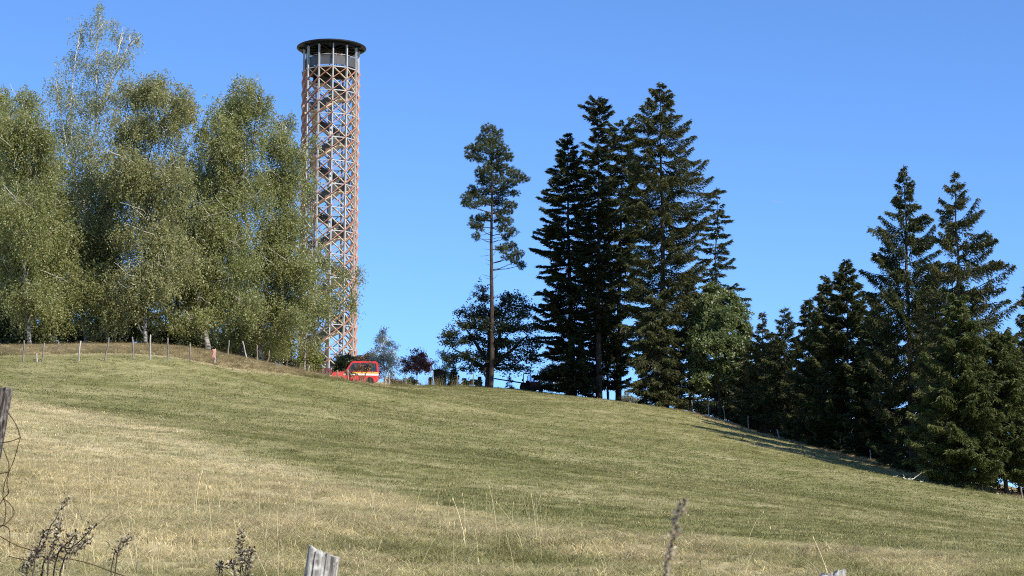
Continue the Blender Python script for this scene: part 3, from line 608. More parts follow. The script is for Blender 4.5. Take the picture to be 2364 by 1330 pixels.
# ------------------------------------------------------------------ pine, beech and the small trees on the ridge
def pine_tree():
    D = 206; b0 = ground(1133, D); root = empty('pine_tree', b0, 'lone tall pine with bare reddish trunk rising out of the beech', 'tree')
    wood = Wood(); nd = Needles(); s = mpp(D)
    ax = wood.curve([b0 - [0, 0, .3]] + [at(x, y, D) for x, y in ((1136,800),(1135,660),(1134,560),(1136,460),(1134,370),(1130,292))], .26, .03, 9, 6, .01)
    pads = [(1128,300,17,11),(1150,308,12,8),(1112,322,14,9),(1138,325,22,11),(1095,345,20,11),(1122,342,22,11),(1158,345,18,10),(1083,358,10,7),(1103,366,20,8),(1150,362,22,9),(1174,362,14,8),
     (1120,392,18,8),(1142,382,22,11),(1165,392,22,10),(1188,402,18,8),(1208,412,14,8),(1108,400,14,7),(1115,418,16,9),(1142,414,24,11),(1172,425,18,9),(1192,420,10,6),
     (1090,440,16,9),(1078,458,14,10),(1100,452,22,9),(1128,440,20,9),(1160,442,22,9),(1190,446,10,7),(1075,470,10,6),(1095,474,16,7),(1120,466,18,8),(1150,466,22,9),(1178,474,16,8),(1155,490,18,7),(1172,488,12,6),
     (1100,506,16,9),(1122,503,14,9),(1092,518,12,7),(1108,526,12,7),(1100,545,9,8),(1152,506,14,8),(1172,512,14,8),(1160,528,14,8),(1182,536,14,8),(1166,548,10,7),(1158,574,14,7),(1178,570,16,9),(1196,586,14,8),(1172,592,14,7),(1190,604,12,7),(1204,612,9,8)]
    for x, y, rx, ry in pads:
        c = at(x, y, D + rng.uniform(-1, 1) * min(1.6, abs(x - 1134) * s * .9 + .7)); ex = np.array([rx, rx, ry * 1.2]) * s * 1.1
        k = np.argmin(np.abs(ax[:, 2] - (c[2] - .25 * abs(c[0] - ax[:, 0].mean()) - .15))); p0 = ax[k]
        wood.curve([p0, (p0 + c) / 2 + [0, 0, -.10], c], .05, .02, 4, 3, .03)
        nt_ = max(14, int(rx * ry * .58)); q = c + in_ball(nt_, 2.6) * ex
        for qq in q[::5]: wood.limb([c, (c + qq) / 2 + [0, 0, .04], qq], .015, .006, 3)
        K = 16; P = np.repeat(q, K, 0) + rng.normal(0, .035, (nt_ * K, 3)); n = len(P)
        o_ = np.repeat(norm((q - c) / ex), K, 0); nd.spikes(P, o_ * .6 + rng.normal(0, .65, (n, 3)) + [0, 0, .45], .26 * rng.uniform(.6, 1.2, n), 0.042 * rng.uniform(.7, 1.3, n), .36 + np.repeat(rng.normal(0, .12, nt_), K) + .14 * o_[:, 2] + rng.normal(0, .13, n))
    for x0, y0, x1, y1 in ((1136,640,1112,634),(1136,645,1118,641),(1136,645,1150,632),(1136,588,1108,592),(1136,574,1118,574),(1136,602,1120,598),(1136,612,1122,608),(1138,590,1146,578),(1136,552,1112,551),(1138,552,1160,548),(1136,534,1106,544),(1136,566,1128,562),(1138,688,1150,680),(1135,670,1124,664)):
        a, b = at(x0, y0, D), at(x1, y1, D + rng.uniform(-.5, .5)); wood.curve([a, (a + b) / 2 + [0, 0, rng.uniform(-.1, .05)], b], .03, .01, 4, 3, .01)
    wood.build('trunk', MT['pine_bark'], root, b0); nd.build('crown', MT['pine'], root, b0)
pine_tree()
broadleaf('beech_tree', 'spreading dark beech with thick trunk around the pine foot', 1128, 208.5,
  [[(1128,860),(1130,800),(1124,740),(1108,690)], [(1132,860),(1150,790),(1165,720),(1190,690)], [(1128,840),(1090,780),(1060,740)], [(1134,850),(1190,800),(1222,770)], [(1126,855),(1070,820),(1040,800)]],
  [(b[0], b[1], b[2] * 1.08, b[3] * .72) + tuple(b[4:]) for b in [(1106,690,15,15,.9),(1112,668,8,10,.8),(1166,692,18,14,.9),(1188,684,14,13,.8),(1200,706,16,12,.8),(1092,722,24,15),(1122,722,22,14),(1160,722,28,15),(1196,730,22,13),(1216,712,12,7,.7),(1070,720,12,8,.7),(1064,752,22,13),(1100,752,28,15),(1145,756,30,16),(1190,758,28,14),(1222,752,14,10),
   (1032,778,11,12,.8),(1050,792,16,11),(1085,784,28,14),(1130,790,32,15),(1178,790,32,14),(1216,785,20,13),(1238,800,9,12,.8),(1048,770,14,10),(1060,828,20,9),(1092,824,26,12),(1135,828,30,13),(1176,826,28,12),(1212,822,22,12),(1236,830,10,8),(1085,848,20,8),(1130,850,26,9),(1180,850,24,9),(1206,850,12,8),(1044,835,9,6,.7)]],
  MT['beech'], MT['beech_bark'], grow=1.05, dens=.95, size=.19, droop=.10, strand=.95, flat=.6, spread=1.4, r0=.42, depth=1.1)
w = Wood(); bb = ground(1119, 207.6)
w.curve([bb - [0, 0, .2], at(1126,878,207.6), at(1118,862,207.6), at(1122,848,207.6)], .13, .12, 7, 3)
ro = empty('beech_tree', bb, 'short bent second stem close beside the thick beech trunk', 'tree'); w.build('trunk', MT['beech_bark'], ro, bb)
broadleaf('young_birch', 'small silvery birch standing right of the red off-road car', 886, 219, [[(886,850),(885,800),(884,756)]],
  [(884,772,9,15,.6),(878,795,16,16,.7),(894,800,15,16,.7),(872,818,18,16,.7),(900,822,18,16,.7),(885,835,26,17,.8),(906,845,16,14,.7),(862,838,12,14,.6),(880,858,22,12,.7),(908,866,10,10,.6)], MT['silver_leaf'], WB, size=.12, strand=.55, droop=.2, r0=.06, depth=.9, dens=.55, shift=.15, spread=.9)
broadleaf('red_leaved_tree', 'small tree with dark red leaves on the ridge', 962, 221, [[(962,866),(960,845),(962,820)]],
  [(962,818,10,9),(950,828,14,9),(975,830,14,10),(940,842,12,9),(962,842,20,12),(984,842,10,9),(950,856,18,8),(976,856,14,8),(996,842,5,5,.7)], MT['red_leaf'], MT['dark_bark'], size=.15, strand=.6, droop=.1, r0=.05, dens=.6, spread=1.0, grow=1.1)
broadleaf('young_tree', 'thin grey green sapling behind the dark hut', 1030, 226, [[(1030,872),(1028,845),(1022,822)]],
  [(1020,820,8,8,.5),(1030,832,12,10,.5),(1024,848,12,10,.5),(1040,842,8,8,.4),(1034,862,10,12,.5)], MT['silver_leaf'], MT['dark_bark'], size=.13, strand=.45, droop=.2, r0=.035, shift=-.25)
conifer('young_spruce', 'knee high young spruce right of the dark hut', 1048, (1048, 846), 215, [(0,1,1),(.5,8,8),(1,15,15)], MT['spruce_lit'], whorl=.22, per=6, dens=1.6, card=.2, cw=.05, r0=.04, lead=.3)
conifer('young_spruce', 'thin young spruce below the dark pole', 1176, (1176, 866), 214, [(0,1,1),(.4,5,5),(1,12,12)], MT['spruce'], whorl=.3, per=5, dens=.7, card=.2, cw=.04, r0=.03, lead=.5)
broadleaf('bush', 'dark green bush rising behind the bonnet of the red off-road car', 790, 219, [[(790,868)]], [(786,832,13,12),(800,842,14,10),(784,850,12,9),(806,830,8,7),(778,858,8,8)], MT['shrub'], MT['dark_bark'], size=.18, strand=.5, droop=.3, r0=.04, cat='shrub', shrub=True, dens=1.1)
broadleaf('bush', 'rusty leaved bush between red car and tower', 838, 238, [[(838,860)]], [(832,836,16,10),(850,828,12,12),(822,842,14,10),(846,842,14,10)], MT['dry_bush'], MT['dark_bark'], size=.16, strand=.5, droop=.3, r0=.04, cat='shrub', shrub=True)
broadleaf('bush', 'rusty brown bush beside the dark green bush', 818, 221, [[(818,868)]], [(820,842,10,8),(812,850,10,8)], MT['dry_bush'], MT['dark_bark'], size=.16, strand=.5, droop=.3, r0=.04, cat='shrub', shrub=True)
for lab, base, D, bl, mt, de in (
  ('low olive bush under the small silvery birch', 915, 213, [(905,880,14,7),(925,882,16,7)], 'dry_bush', .7),
  ('low olive bush under the red leaved tree', 935, 212, [(940,882,14,7),(950,880,10,7)], 'shrub', .7),
  ('pale leafy bush behind the tractor', 1262, 216, [(1258,868,13,16,.6),(1272,858,15,16,.7),(1268,885,15,14,.6),(1250,885,8,10,.5)], 'pale_bush', .9),
  ('pale bush under the fir beyond the tractor', 1292, 222, [(1296,862,16,18,.8),(1306,888,16,14,.8)], 'pale_bush', .9),
  ('grey green bush in the gap between two spruce trunks', 1450, 216, [(1455,925,16,12),(1475,935,16,10),(1440,920,10,10)], 'pale_bush', .7),
  ('dark bush under the maple at the meadow edge', 1670, 196, [(1640,940,30,18),(1680,945,34,20),(1715,955,30,20),(1750,965,28,18)], 'shrub', 1.1),
  ('thin twiggy bush before the windows of the red car', 842, 210.5, [(832,848,13,9,.30),(858,850,13,10,.26),(812,862,10,8,.5)], 'dry_bush', 1.0),
  ('bush glowing green behind the fence right of the spruce trunks', 1590, 212, [(1570,938,16,10),(1600,938,18,10),(1620,948,14,8)], 'maple', .6)):
    broadleaf('bush', lab, base, D, [[(base, bl[0][1] + 4)]], bl, MT[mt], MT['dark_bark'], size=.14, strand=.5, droop=.35, r0=.03, cat='shrub', shrub=True, dens=de)

# ------------------------------------------------------------------ the group of tall conifers and the spruce edge
SP, SW, SL, FI = MT['spruce'], MT['spruce_warm'], MT['spruce_lit'], MT['fir']
GC = 'tall conifers on the ridge'; GE = 'spruces along the meadow edge'
conifer('fir_tree', 'dark pointed fir, leftmost of the tall conifer group', 1322, (1310,312), 206, [(0,4,4),(.06,20,20),(.18,44,40),(.30,62,55),(.40,78,62),(.55,72,66),(.75,74,70),(.93,72,72),(.98,66,66)], FI, whorl=.62, per=7, up=.05, droop=.22, tip=.18, hang=.15, dens=1.25, card=.34, cw=.11, r0=.36, rag=.30, group=GC)
conifer('spruce_tree', 'spruce with tufted flat top and bare lower trunk, second tall conifer', 1384, (1380,232), 204, [(0,12,10),(.03,36,24),(.07,30,30),(.11,10,12),(.16,36,30),(.30,46,44),(.50,52,50),(.70,58,54),(.80,52,46)], FI, whorl=.62, per=6, up=.10, droop=.25, tip=.25, hang=.25, dens=1.1, card=.34, cw=.11, r0=.36, rag=.35, group=GC, e_top=.35)
conifer('spruce_tree', 'broad topped spruce between tufted spruce and the tallest spruce', 1428, (1436,286), 210, [(0,22,24),(.03,44,42),(.10,48,50),(.25,54,54),(.45,58,58),(.65,60,60),(.84,56,56)], SP, whorl=.62, per=6, up=.06, droop=.30, tip=.22, hang=.30, dens=1.1, card=.34, cw=.11, r0=.34, rag=.3, group=GC, e_top=.2)
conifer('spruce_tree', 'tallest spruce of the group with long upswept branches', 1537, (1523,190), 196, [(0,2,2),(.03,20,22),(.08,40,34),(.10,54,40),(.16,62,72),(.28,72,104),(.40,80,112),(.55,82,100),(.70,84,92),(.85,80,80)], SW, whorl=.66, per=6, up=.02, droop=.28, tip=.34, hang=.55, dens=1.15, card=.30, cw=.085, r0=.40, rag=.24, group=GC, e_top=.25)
conifer('spruce_tree', 'scruffy leaning spruce with bare trunk above the maple', 1652, (1655,437), 199, [(0,14,18),(.10,24,24),(.20,34,30),(.38,36,62),(.50,50,66),(.62,44,64)], SP, whorl=.75, per=5, up=.05, droop=.35, tip=.2, hang=.35, dens=.95, card=.32, cw=.09, r0=.20, rag=.4, group=GC, gaps=.15, e_top=.2)
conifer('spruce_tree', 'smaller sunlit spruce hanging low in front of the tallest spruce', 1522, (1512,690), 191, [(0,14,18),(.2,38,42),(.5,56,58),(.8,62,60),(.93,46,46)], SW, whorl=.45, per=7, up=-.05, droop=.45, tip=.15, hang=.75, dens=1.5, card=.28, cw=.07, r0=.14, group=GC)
conifer('spruce_tree', 'low dark spruce at the foot of the second tall conifer', 1405, (1402,700), 207, [(0,8,8),(.3,34,30),(.75,54,50),(.86,44,44)], FI, whorl=.5, per=6, dens=1.2, card=.34, cw=.10, r0=.12, group=GC)
conifer('spruce_tree', 'dark low spruce at the foot of the leftmost fir', 1330, (1326,780), 203, [(0,10,10),(.4,30,30),(.95,44,42)], FI, whorl=.45, per=6, dens=1.2, card=.32, cw=.10, r0=.10, group=GC)
conifer('spruce_tree', 'dark spruce behind the maple and the tallest spruce', 1595, (1590,640), 205, [(0,8,8),(.3,36,34),(.9,56,56)], SP, whorl=.55, per=6, dens=1.2, card=.34, cw=.10, r0=.16, group=GC)
broadleaf('maple_tree', 'bright green broadleaf tree at the foot of the leaning spruce', 1662, 192, [[(1660,900),(1658,820),(1655,740),(1655,670)], [(1660,860),(1690,780)], [(1658,850),(1625,780)]],
  [(1655,672,28,18),(1632,700,28,24),(1682,698,30,24),(1702,728,22,30),(1620,740,28,26),(1660,740,40,30),(1715,770,16,32),(1608,790,22,26),(1650,790,42,30),(1695,800,32,30),(1625,840,34,24),(1680,850,40,24),(1610,870,20,16,.7),(1650,885,30,16,.6),(1700,880,22,18,.6)], MT['maple'], MT['dark_bark'], size=.22, strand=.6, droop=.55, r0=.12, dens=.75, grow=1.0)
broadleaf('dark_tree', 'dark broadleaf tree in shade right of the maple', 1700, 198, [[(1700,930),(1702,880)]], [(1690,900,30,22),(1725,890,30,24),(1720,860,22,20),(1670,915,26,16),(1740,920,30,20)], MT['beech'], MT['dark_bark'], size=.22, strand=.5, droop=.4, r0=.09, dens=1.2)
conifer('spruce_tree', 'slender pale topped spruce right of the maple', 1762, (1760,722), 184, [(0,2,2),(.12,10,10),(.30,32,30),(.6,56,54),(1,72,72)], SW, whorl=.48, per=6, up=.15, dens=1.0, card=.28, cw=.07, r0=.13, group=GE, lead=1.6)
conifer('spruce_tree', 'slender spruce between the pale topped spruce and the broad dark spruce', 1812, (1812,712), 181, [(0,3,3),(.12,16,16),(.30,38,38),(.6,60,60),(1,80,80)], SP, whorl=.48, per=6, up=.15, dens=1.1, card=.28, cw=.07, r0=.14, group=GE, lead=1.4)
conifer('spruce_tree', 'dark low spruce filling the shade below the slender spruces', 1790, (1788,790), 190, [(0,10,10),(.25,44,44),(.6,66,66),(1,76,76)], SP, whorl=.5, per=7, dens=1.2, card=.34, cw=.10, r0=.12, group=GE)
conifer('spruce_tree', 'dark low spruce in shade right of the maple foot', 1735, (1738,800), 189, [(0,10,10),(.3,40,40),(.7,56,56),(1,60,60)], SP, whorl=.5, per=7, dens=1.2, card=.34, cw=.10, r0=.12, group=GE)
conifer('spruce_tree', 'short dark spruce crowding the broad dark spruce', 1862, (1868,690), 176, [(0,4,4),(.2,24,24),(.6,48,48),(1,66,66)], SP, whorl=.5, per=6, up=.12, dens=1.2, card=.30, cw=.09, r0=.15, group=GE, lead=1.2)
conifer('spruce_tree', 'dark spruce with thin leader left of the broad dark spruce', 1908, (1906,640), 170, [(0,4,4),(.12,20,18),(.4,52,46),(.8,76,70),(1,84,84)], SP, whorl=.5, per=7, up=.12, dens=1.3, card=.30, cw=.09, r0=.17, group=GE, lead=1.3)
conifer('spruce_tree', 'broad dark pyramid spruce with dense crown', 1958, (1954,603), 166, [(0,4,4),(.10,22,20),(.22,46,40),(.45,70,66),(.8,96,90),(1,100,100)], SP, whorl=.48, per=7, up=.12, dens=1.45, card=.30, cw=.09, r0=.19, group=GE, lead=1.2)
conifer('spruce_tree', 'dark spruce filling the shade left of the tall twin spruces', 2030, (2022,690), 162, [(0,6,6),(.2,36,36),(.6,70,70),(1,92,92)], SP, whorl=.5, per=7, up=.05, dens=1.3, card=.32, cw=.10, r0=.18, group=GE)
conifer('spruce_tree', 'tall open spruce, left one of the twin spruces', 2106, (2086,385), 153, [(0,2,2),(.04,12,12),(.10,28,26),(.14,32,44),(.22,72,54),(.32,88,66),(.45,86,80),(.60,92,88),(.80,90,90),(.97,80,80)], SP, whorl=.62, per=6, up=-.02, droop=.34, tip=.50, hang=.75, dens=1.2, card=.26, cw=.075, r0=.29, rag=.28, group=GE, gaps=.10, e_top=.3)
conifer('spruce_tree', 'tall open spruce with upswept branches, right one of the twin spruces', 2226, (2204,398), 144, [(0,2,2),(.04,18,16),(.10,34,32),(.20,42,68),(.30,60,96),(.42,72,118),(.55,84,130),(.70,90,130),(.90,90,120)], SW, whorl=.62, per=6, up=.10, droop=.10, tip=.28, hang=.70, dens=1.05, card=.26, cw=.075, r0=.28, rag=.26, group=GE, gaps=.10, e_top=.3)
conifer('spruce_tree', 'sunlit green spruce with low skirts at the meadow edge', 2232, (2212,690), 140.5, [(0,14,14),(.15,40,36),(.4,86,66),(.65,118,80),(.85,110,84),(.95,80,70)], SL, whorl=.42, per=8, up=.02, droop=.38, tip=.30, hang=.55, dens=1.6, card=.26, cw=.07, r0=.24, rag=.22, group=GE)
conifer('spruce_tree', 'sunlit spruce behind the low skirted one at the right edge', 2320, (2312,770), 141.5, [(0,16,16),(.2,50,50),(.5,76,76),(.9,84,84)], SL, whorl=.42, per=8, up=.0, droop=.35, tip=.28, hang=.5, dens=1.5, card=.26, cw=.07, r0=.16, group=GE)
conifer('spruce_tree', 'dark spruce in shade between the twin spruces', 2160, (2150,640), 158, [(0,8,8),(.25,46,46),(.7,76,76),(1,80,80)], SP, whorl=.55, per=7, dens=1.2, card=.32, cw=.10, r0=.18, group=GE)
conifer('spruce_tree', 'spruce cut by the right edge of the photo', 2392, (2385,640), 146, [(0,8,8),(.2,40,40),(.45,84,70),(.8,96,90),(1,80,80)], SW, whorl=.55, per=7, up=.10, tip=.3, hang=.6, dens=1.1, card=.28, cw=.08, r0=.2, group=GE)
broadleaf('yellow_green_tree', 'yellow green broadleaf tree behind the spruces at the right edge', 2350, 160, [[(2350,960),(2350,880)]], [(2345,830,30,36),(2370,880,40,40),(2340,930,40,40)], MT['yellow_shrub'], MT['dark_bark'], size=.16, strand=.6, droop=.5, r0=.10, dens=.8, shift=-.2)
w = Wood(); bb = ground(1884, 165.6)
w.curve([bb - [0,0,.2], at(1882,1000,165.6), at(1888,960,165.6), at(1898,925,165.6), at(1904,912,165.6)], .06, .015, 5, 4, .015)
w.curve([at(1883,985,165.6), at(1892,976,165.6), at(1902,964,165.6)], .035, .012, 4, 3); w.curve([at(1896,932,165.6), at(1890,920,165.6)], .02, .01, 4, 3); w.curve([at(1899,922,165.6), at(1908,916,165.6)], .02, .01, 4, 3); w.curve([at(1882,990,165.6), at(1872,982,165.6)], .025, .01, 4, 3)
ro = empty('dead_sapling', bb, 'bare dead sapling standing before the dark spruce edge', 'tree'); w.build('trunk', MT['dark_bark'], ro, bb)

# ------------------------------------------------------------------ lookout tower
def tower():
    D = 254.0; g = ground(766, D); RC = 3.42
    ax = at(763.5, 250, D); base = np.array([ax[0], D, g[2]])
    root = empty('lookout_tower', base, 'tall round lattice lookout tower with terracotta braces and black disc roof', 'tower')
    zr = [at(764, 152 + 54.2 * k, D - RC)[2] - base[2] for k in range(15)]
    zr = [z for z in zr if z > 0.8]; step = (zr[0] - zr[-1]) / (len(zr) - 1); zdeck = zr[0]
    zroof = at(764, 92, D - 4.3)[2] - base[2]; half = step / 2
    A0 = R(9); NB = 12; da = 2 * math.pi / NB
    def pos(a, r, z): return (r * math.sin(a), -r * math.cos(a), z)
    # columns
    mb = MB(); mb.box((0, 0, (zroof - 0.15) / 2), (0.15, 0.26, zroof - 0.15)); me = mb.mesh('column', MT['steel'], bevel=.012, seg=1)
    for i in range(NB): a = A0 + i * da; link('column', me, root, pos(a, RC, 0), (0, 0, a))
    # ring beams
    mb = MB()
    for i in range(NB):
        a, b = A0 + i * da, A0 + (i + 1) * da
        mb.bar(pos(a, RC + .02, 0), pos(b, RC + .02, 0), .10, .115)
    me = mb.mesh('ring_beam', MT['steel'])
    for k, z in enumerate(zr): link('ring_beam', me, root, (0, 0, z))
    # diagonal boards: terracotta ones climb to one hand outside, pale larch ones to the other hand inside
    def board(name, r, z0, z1, mat):
        mb = MB(); p, q = Vector(pos(-da / 2, r, z0)), Vector(pos(da / 2, r, z1))
        mb.bar(p, q, .26, .075, up=(q - p).cross(Vector((0, 1, 0)))); return mb.mesh(name, mat)
    mr = board('brace_board', RC + .16, 0, half, MT['terracotta']); mf = board('brace_board', RC - .12, half, 0, MT['larch'])
    nl = int((zdeck - .2) / half); slots = []
    for j in range(nl):
        z = zdeck - (j + 1) * half
        for i in range(NB):
            a = A0 + (i + .5) * da; am = (a + math.pi) % (2 * math.pi) - math.pi
            slots.append((abs(am) + (.35 if j > 19 else 0) - .01 * (j < 4), j, am, a, z))
    slots.sort(key=lambda t: t[0]); rest = []
    for n, (_, j, am, a, z) in enumerate(slots):
        if n < 150:
            link('brace_board', mr, root, (0, 0, z), (0, 0, a)); link('brace_board', mf, root, (0, 0, z), (0, 0, a))
        else: rest.append((a, z))
    bm = bmesh.new()
    for a, z in rest:
        for src in (mr, mf):
            k0 = len(bm.verts); bm.from_mesh(src); bm.verts.ensure_lookup_table()
            T = Matrix.Translation((0, 0, z)) @ Matrix.Rotation(a, 4, 'Z')
            for v in bm.verts[k0:]: v.co = T @ v.co
            bm.faces.ensure_lookup_table()
            for f in bm.faces[-6:]: f.material_index = 0 if src is mr else 1
    me = bpy.data.meshes.new('far_braces'); bm.to_mesh(me); bm.free(); me.materials.append(MT['terracotta']); me.materials.append(MT['larch'])
    tag(link('far_braces', me, root), 'braces on the far side of the tower', kind='stuff')
    # stair in four flights to a turn, with closed mesh balustrades
    hs = 1.85; cn = [(hs, -hs), (hs, hs), (-hs, hs), (-hs, -hs)]; nf = int((zdeck - .3) / half)
    ml = MB(); ml.box((0, 0, -.06), (1.16, 1.16, .12)); mland = ml.mesh('landing', MT['larch'])
    mfl = MB(); run = 2 * hs - 1.0; n = 8
    mfl.mi = 1
    for k in range(n): mfl.box((0, -run / 2 + (k + .5) * run / n, (k + .7) * half / n), (.86, run / n * .92, .04))
    mfl.mi = 0
    for sx in (-.46, .46): mfl.bar((sx, -run / 2, .0), (sx, run / 2, half), .05, .26)
    mfl.bar((0, -run / 2, -.10), (0, run / 2, half - .10), .88, .05)
    mflight = mfl.mesh('stair_flight', [MT['larch'], MT['steel']])
    mp_ = MB(); mp_._new([(.49, -run / 2, .12), (.49, run / 2, half + .12), (.49, run / 2, half + 1.12), (.49, -run / 2, 1.12), (.52, -run / 2, .12), (.52, run / 2, half + .12), (.52, run / 2, half + 1.12), (.52, -run / 2, 1.12)], ((0,1,2,3),(7,6,5,4),(0,4,5,1),(3,2,6,7),(0,3,7,4),(1,5,6,2)))
    mp_._new([(-.49, -run / 2, .12), (-.49, run / 2, half + .12), (-.49, run / 2, half + 1.02), (-.49, -run / 2, 1.02), (-.52, -run / 2, .12), (-.52, run / 2, half + .12), (-.52, run / 2, half + 1.02), (-.52, -run / 2, 1.02)], ((0,1,2,3),(7,6,5,4),(0,4,5,1),(3,2,6,7),(0,3,7,4),(1,5,6,2)))
    mpanel = mp_.mesh('railing_panel', MT['grey_panel'])
    mh = MB(); mh.bar((.505, -run / 2, 1.2), (.505, run / 2, half + 1.2), .05, .05); mh.bar((-.45, -run / 2, 1.05), (-.45, run / 2, half + 1.05), .04, .04); mhand = mh.mesh('handrail', MT['steel'])
    mlp = MB(); mlp.box((.53, 0, .6), (.03, 1.05, 1.0)); mlp.box((0, -.53, .6), (1.05, .03, 1.0)); mlpm = mlp.mesh('railing_panel', MT['grey_panel'])
    for f in range(nf):
        i = f % 4; z = .25 + f * half; (x0, y0), (x1, y1) = cn[i], cn[(i + 1) % 4]
        ang = math.atan2(y1 - y0, x1 - x0) - math.pi / 2
        fo = link('stair_flight', mflight, root, ((x0 + x1) / 2, (y0 + y1) / 2, z), (0, 0, ang))
        link('railing_panel', mpanel, fo); link('handrail', mhand, fo)
        lo = link('landing', mland, root, (x1, y1, z + half), (0, 0, 0))
        link('railing_panel', mlpm, lo, (0, 0, 0), (0, 0, ang + math.pi / 2))
    mb = MB(); mb.tube([(0, 0, 0), (0, 0, zdeck)], .16, 12); mb.build('central_post', MT['steel'], root)
    # observation deck
    mb = MB(); mb.lathe([(.2, -.22), (RC - .1, -.22), (RC - .1, -.08), (.2, -.08)], 36); mb.build('deck_floor', MT['deck'], root, (0, 0, zdeck + .2))
    w = 2 * RC * math.sin(da / 2)
    mfr = MB(); mgl = MB()
    for s in (-1, 1): mfr.box((s * (w / 2 - .13), 0, .62), (.05, .05, 1.16))
    for z in (.06, 1.18): mfr.box((0, 0, z), (w - .3, .05, .06))
    mgl.box((0, 0, .62), (w - .36, .015, 1.04)); mfrm = mfr.mesh('railing_frame', MT['grey_panel'])
    mm, nt_, o_ = new_mat('perforated_railing'); N_ = nt_.nodes; L_ = nt_.links
    pb = N_.new('ShaderNodeBsdfPrincipled'); pb.inputs['Base Color'].default_value = (.075, .075, .072, 1); pb.inputs['Roughness'].default_value = .6
    tr = N_.new('ShaderNodeBsdfTransparent'); mxx = N_.new('ShaderNodeMixShader'); nz_ = N_.new('ShaderNodeTexNoise'); nz_.inputs['Scale'].default_value = 5; mr_ = N_.new('ShaderNodeMapRange'); mr_.inputs[3].default_value = .72; mr_.inputs[4].default_value = .95
    L_.new(nz_.outputs['Fac'], mr_.inputs[0]); L_.new(mr_.outputs[0], mxx.inputs[0]); L_.new(tr.outputs[0], mxx.inputs[1]); L_.new(pb.outputs[0], mxx.inputs[2]); L_.new(mxx.outputs[0], o_.inputs[0])
    mgls = mgl.mesh('railing_panel', mm); rr_ = RC * math.cos(da / 2) - .12
    for i in range(NB):
        a = A0 + (i + .5) * da; fo = link('railing_frame', mfrm, root, pos(a, rr_, zdeck + .28), (0, 0, a)); link('railing_panel', mgls, fo)
    mb = MB(); prev = None
    for i in range(NB + 1):
        q = pos(A0 + i * da, RC - .14, zdeck + 1.62)
        if prev: mb.bar(prev, q, .05, .05)
        prev = q
    mb.build('handrail', MT['steel'], root)
    # roof
    mb = MB(); mb.lathe([(.05, .28), (2.2, .26), (4.26, .18), (4.36, .12), (4.36, .02), (4.22, -.03), (.05, -.03)], 64); rf = mb.build('roof', MT['roof_dark'], root, (0, 0, zroof))
    mb = MB()
    for i in range(NB): a = A0 + i * da; mb.bar(pos(a, .1, -.13), pos(a, 4.05, -.13), .10, .20)
    for i in range(NB): mb.bar(pos(A0 + i * da, RC, -.14), pos(A0 + (i + 1) * da, RC, -.14), .12, .22)
    mb.build('rafter', MT['roof_dark'], rf)
    # people on the deck
    return root, base, zdeck, pos
TW, TBASE, ZDECK, TPOS = tower()

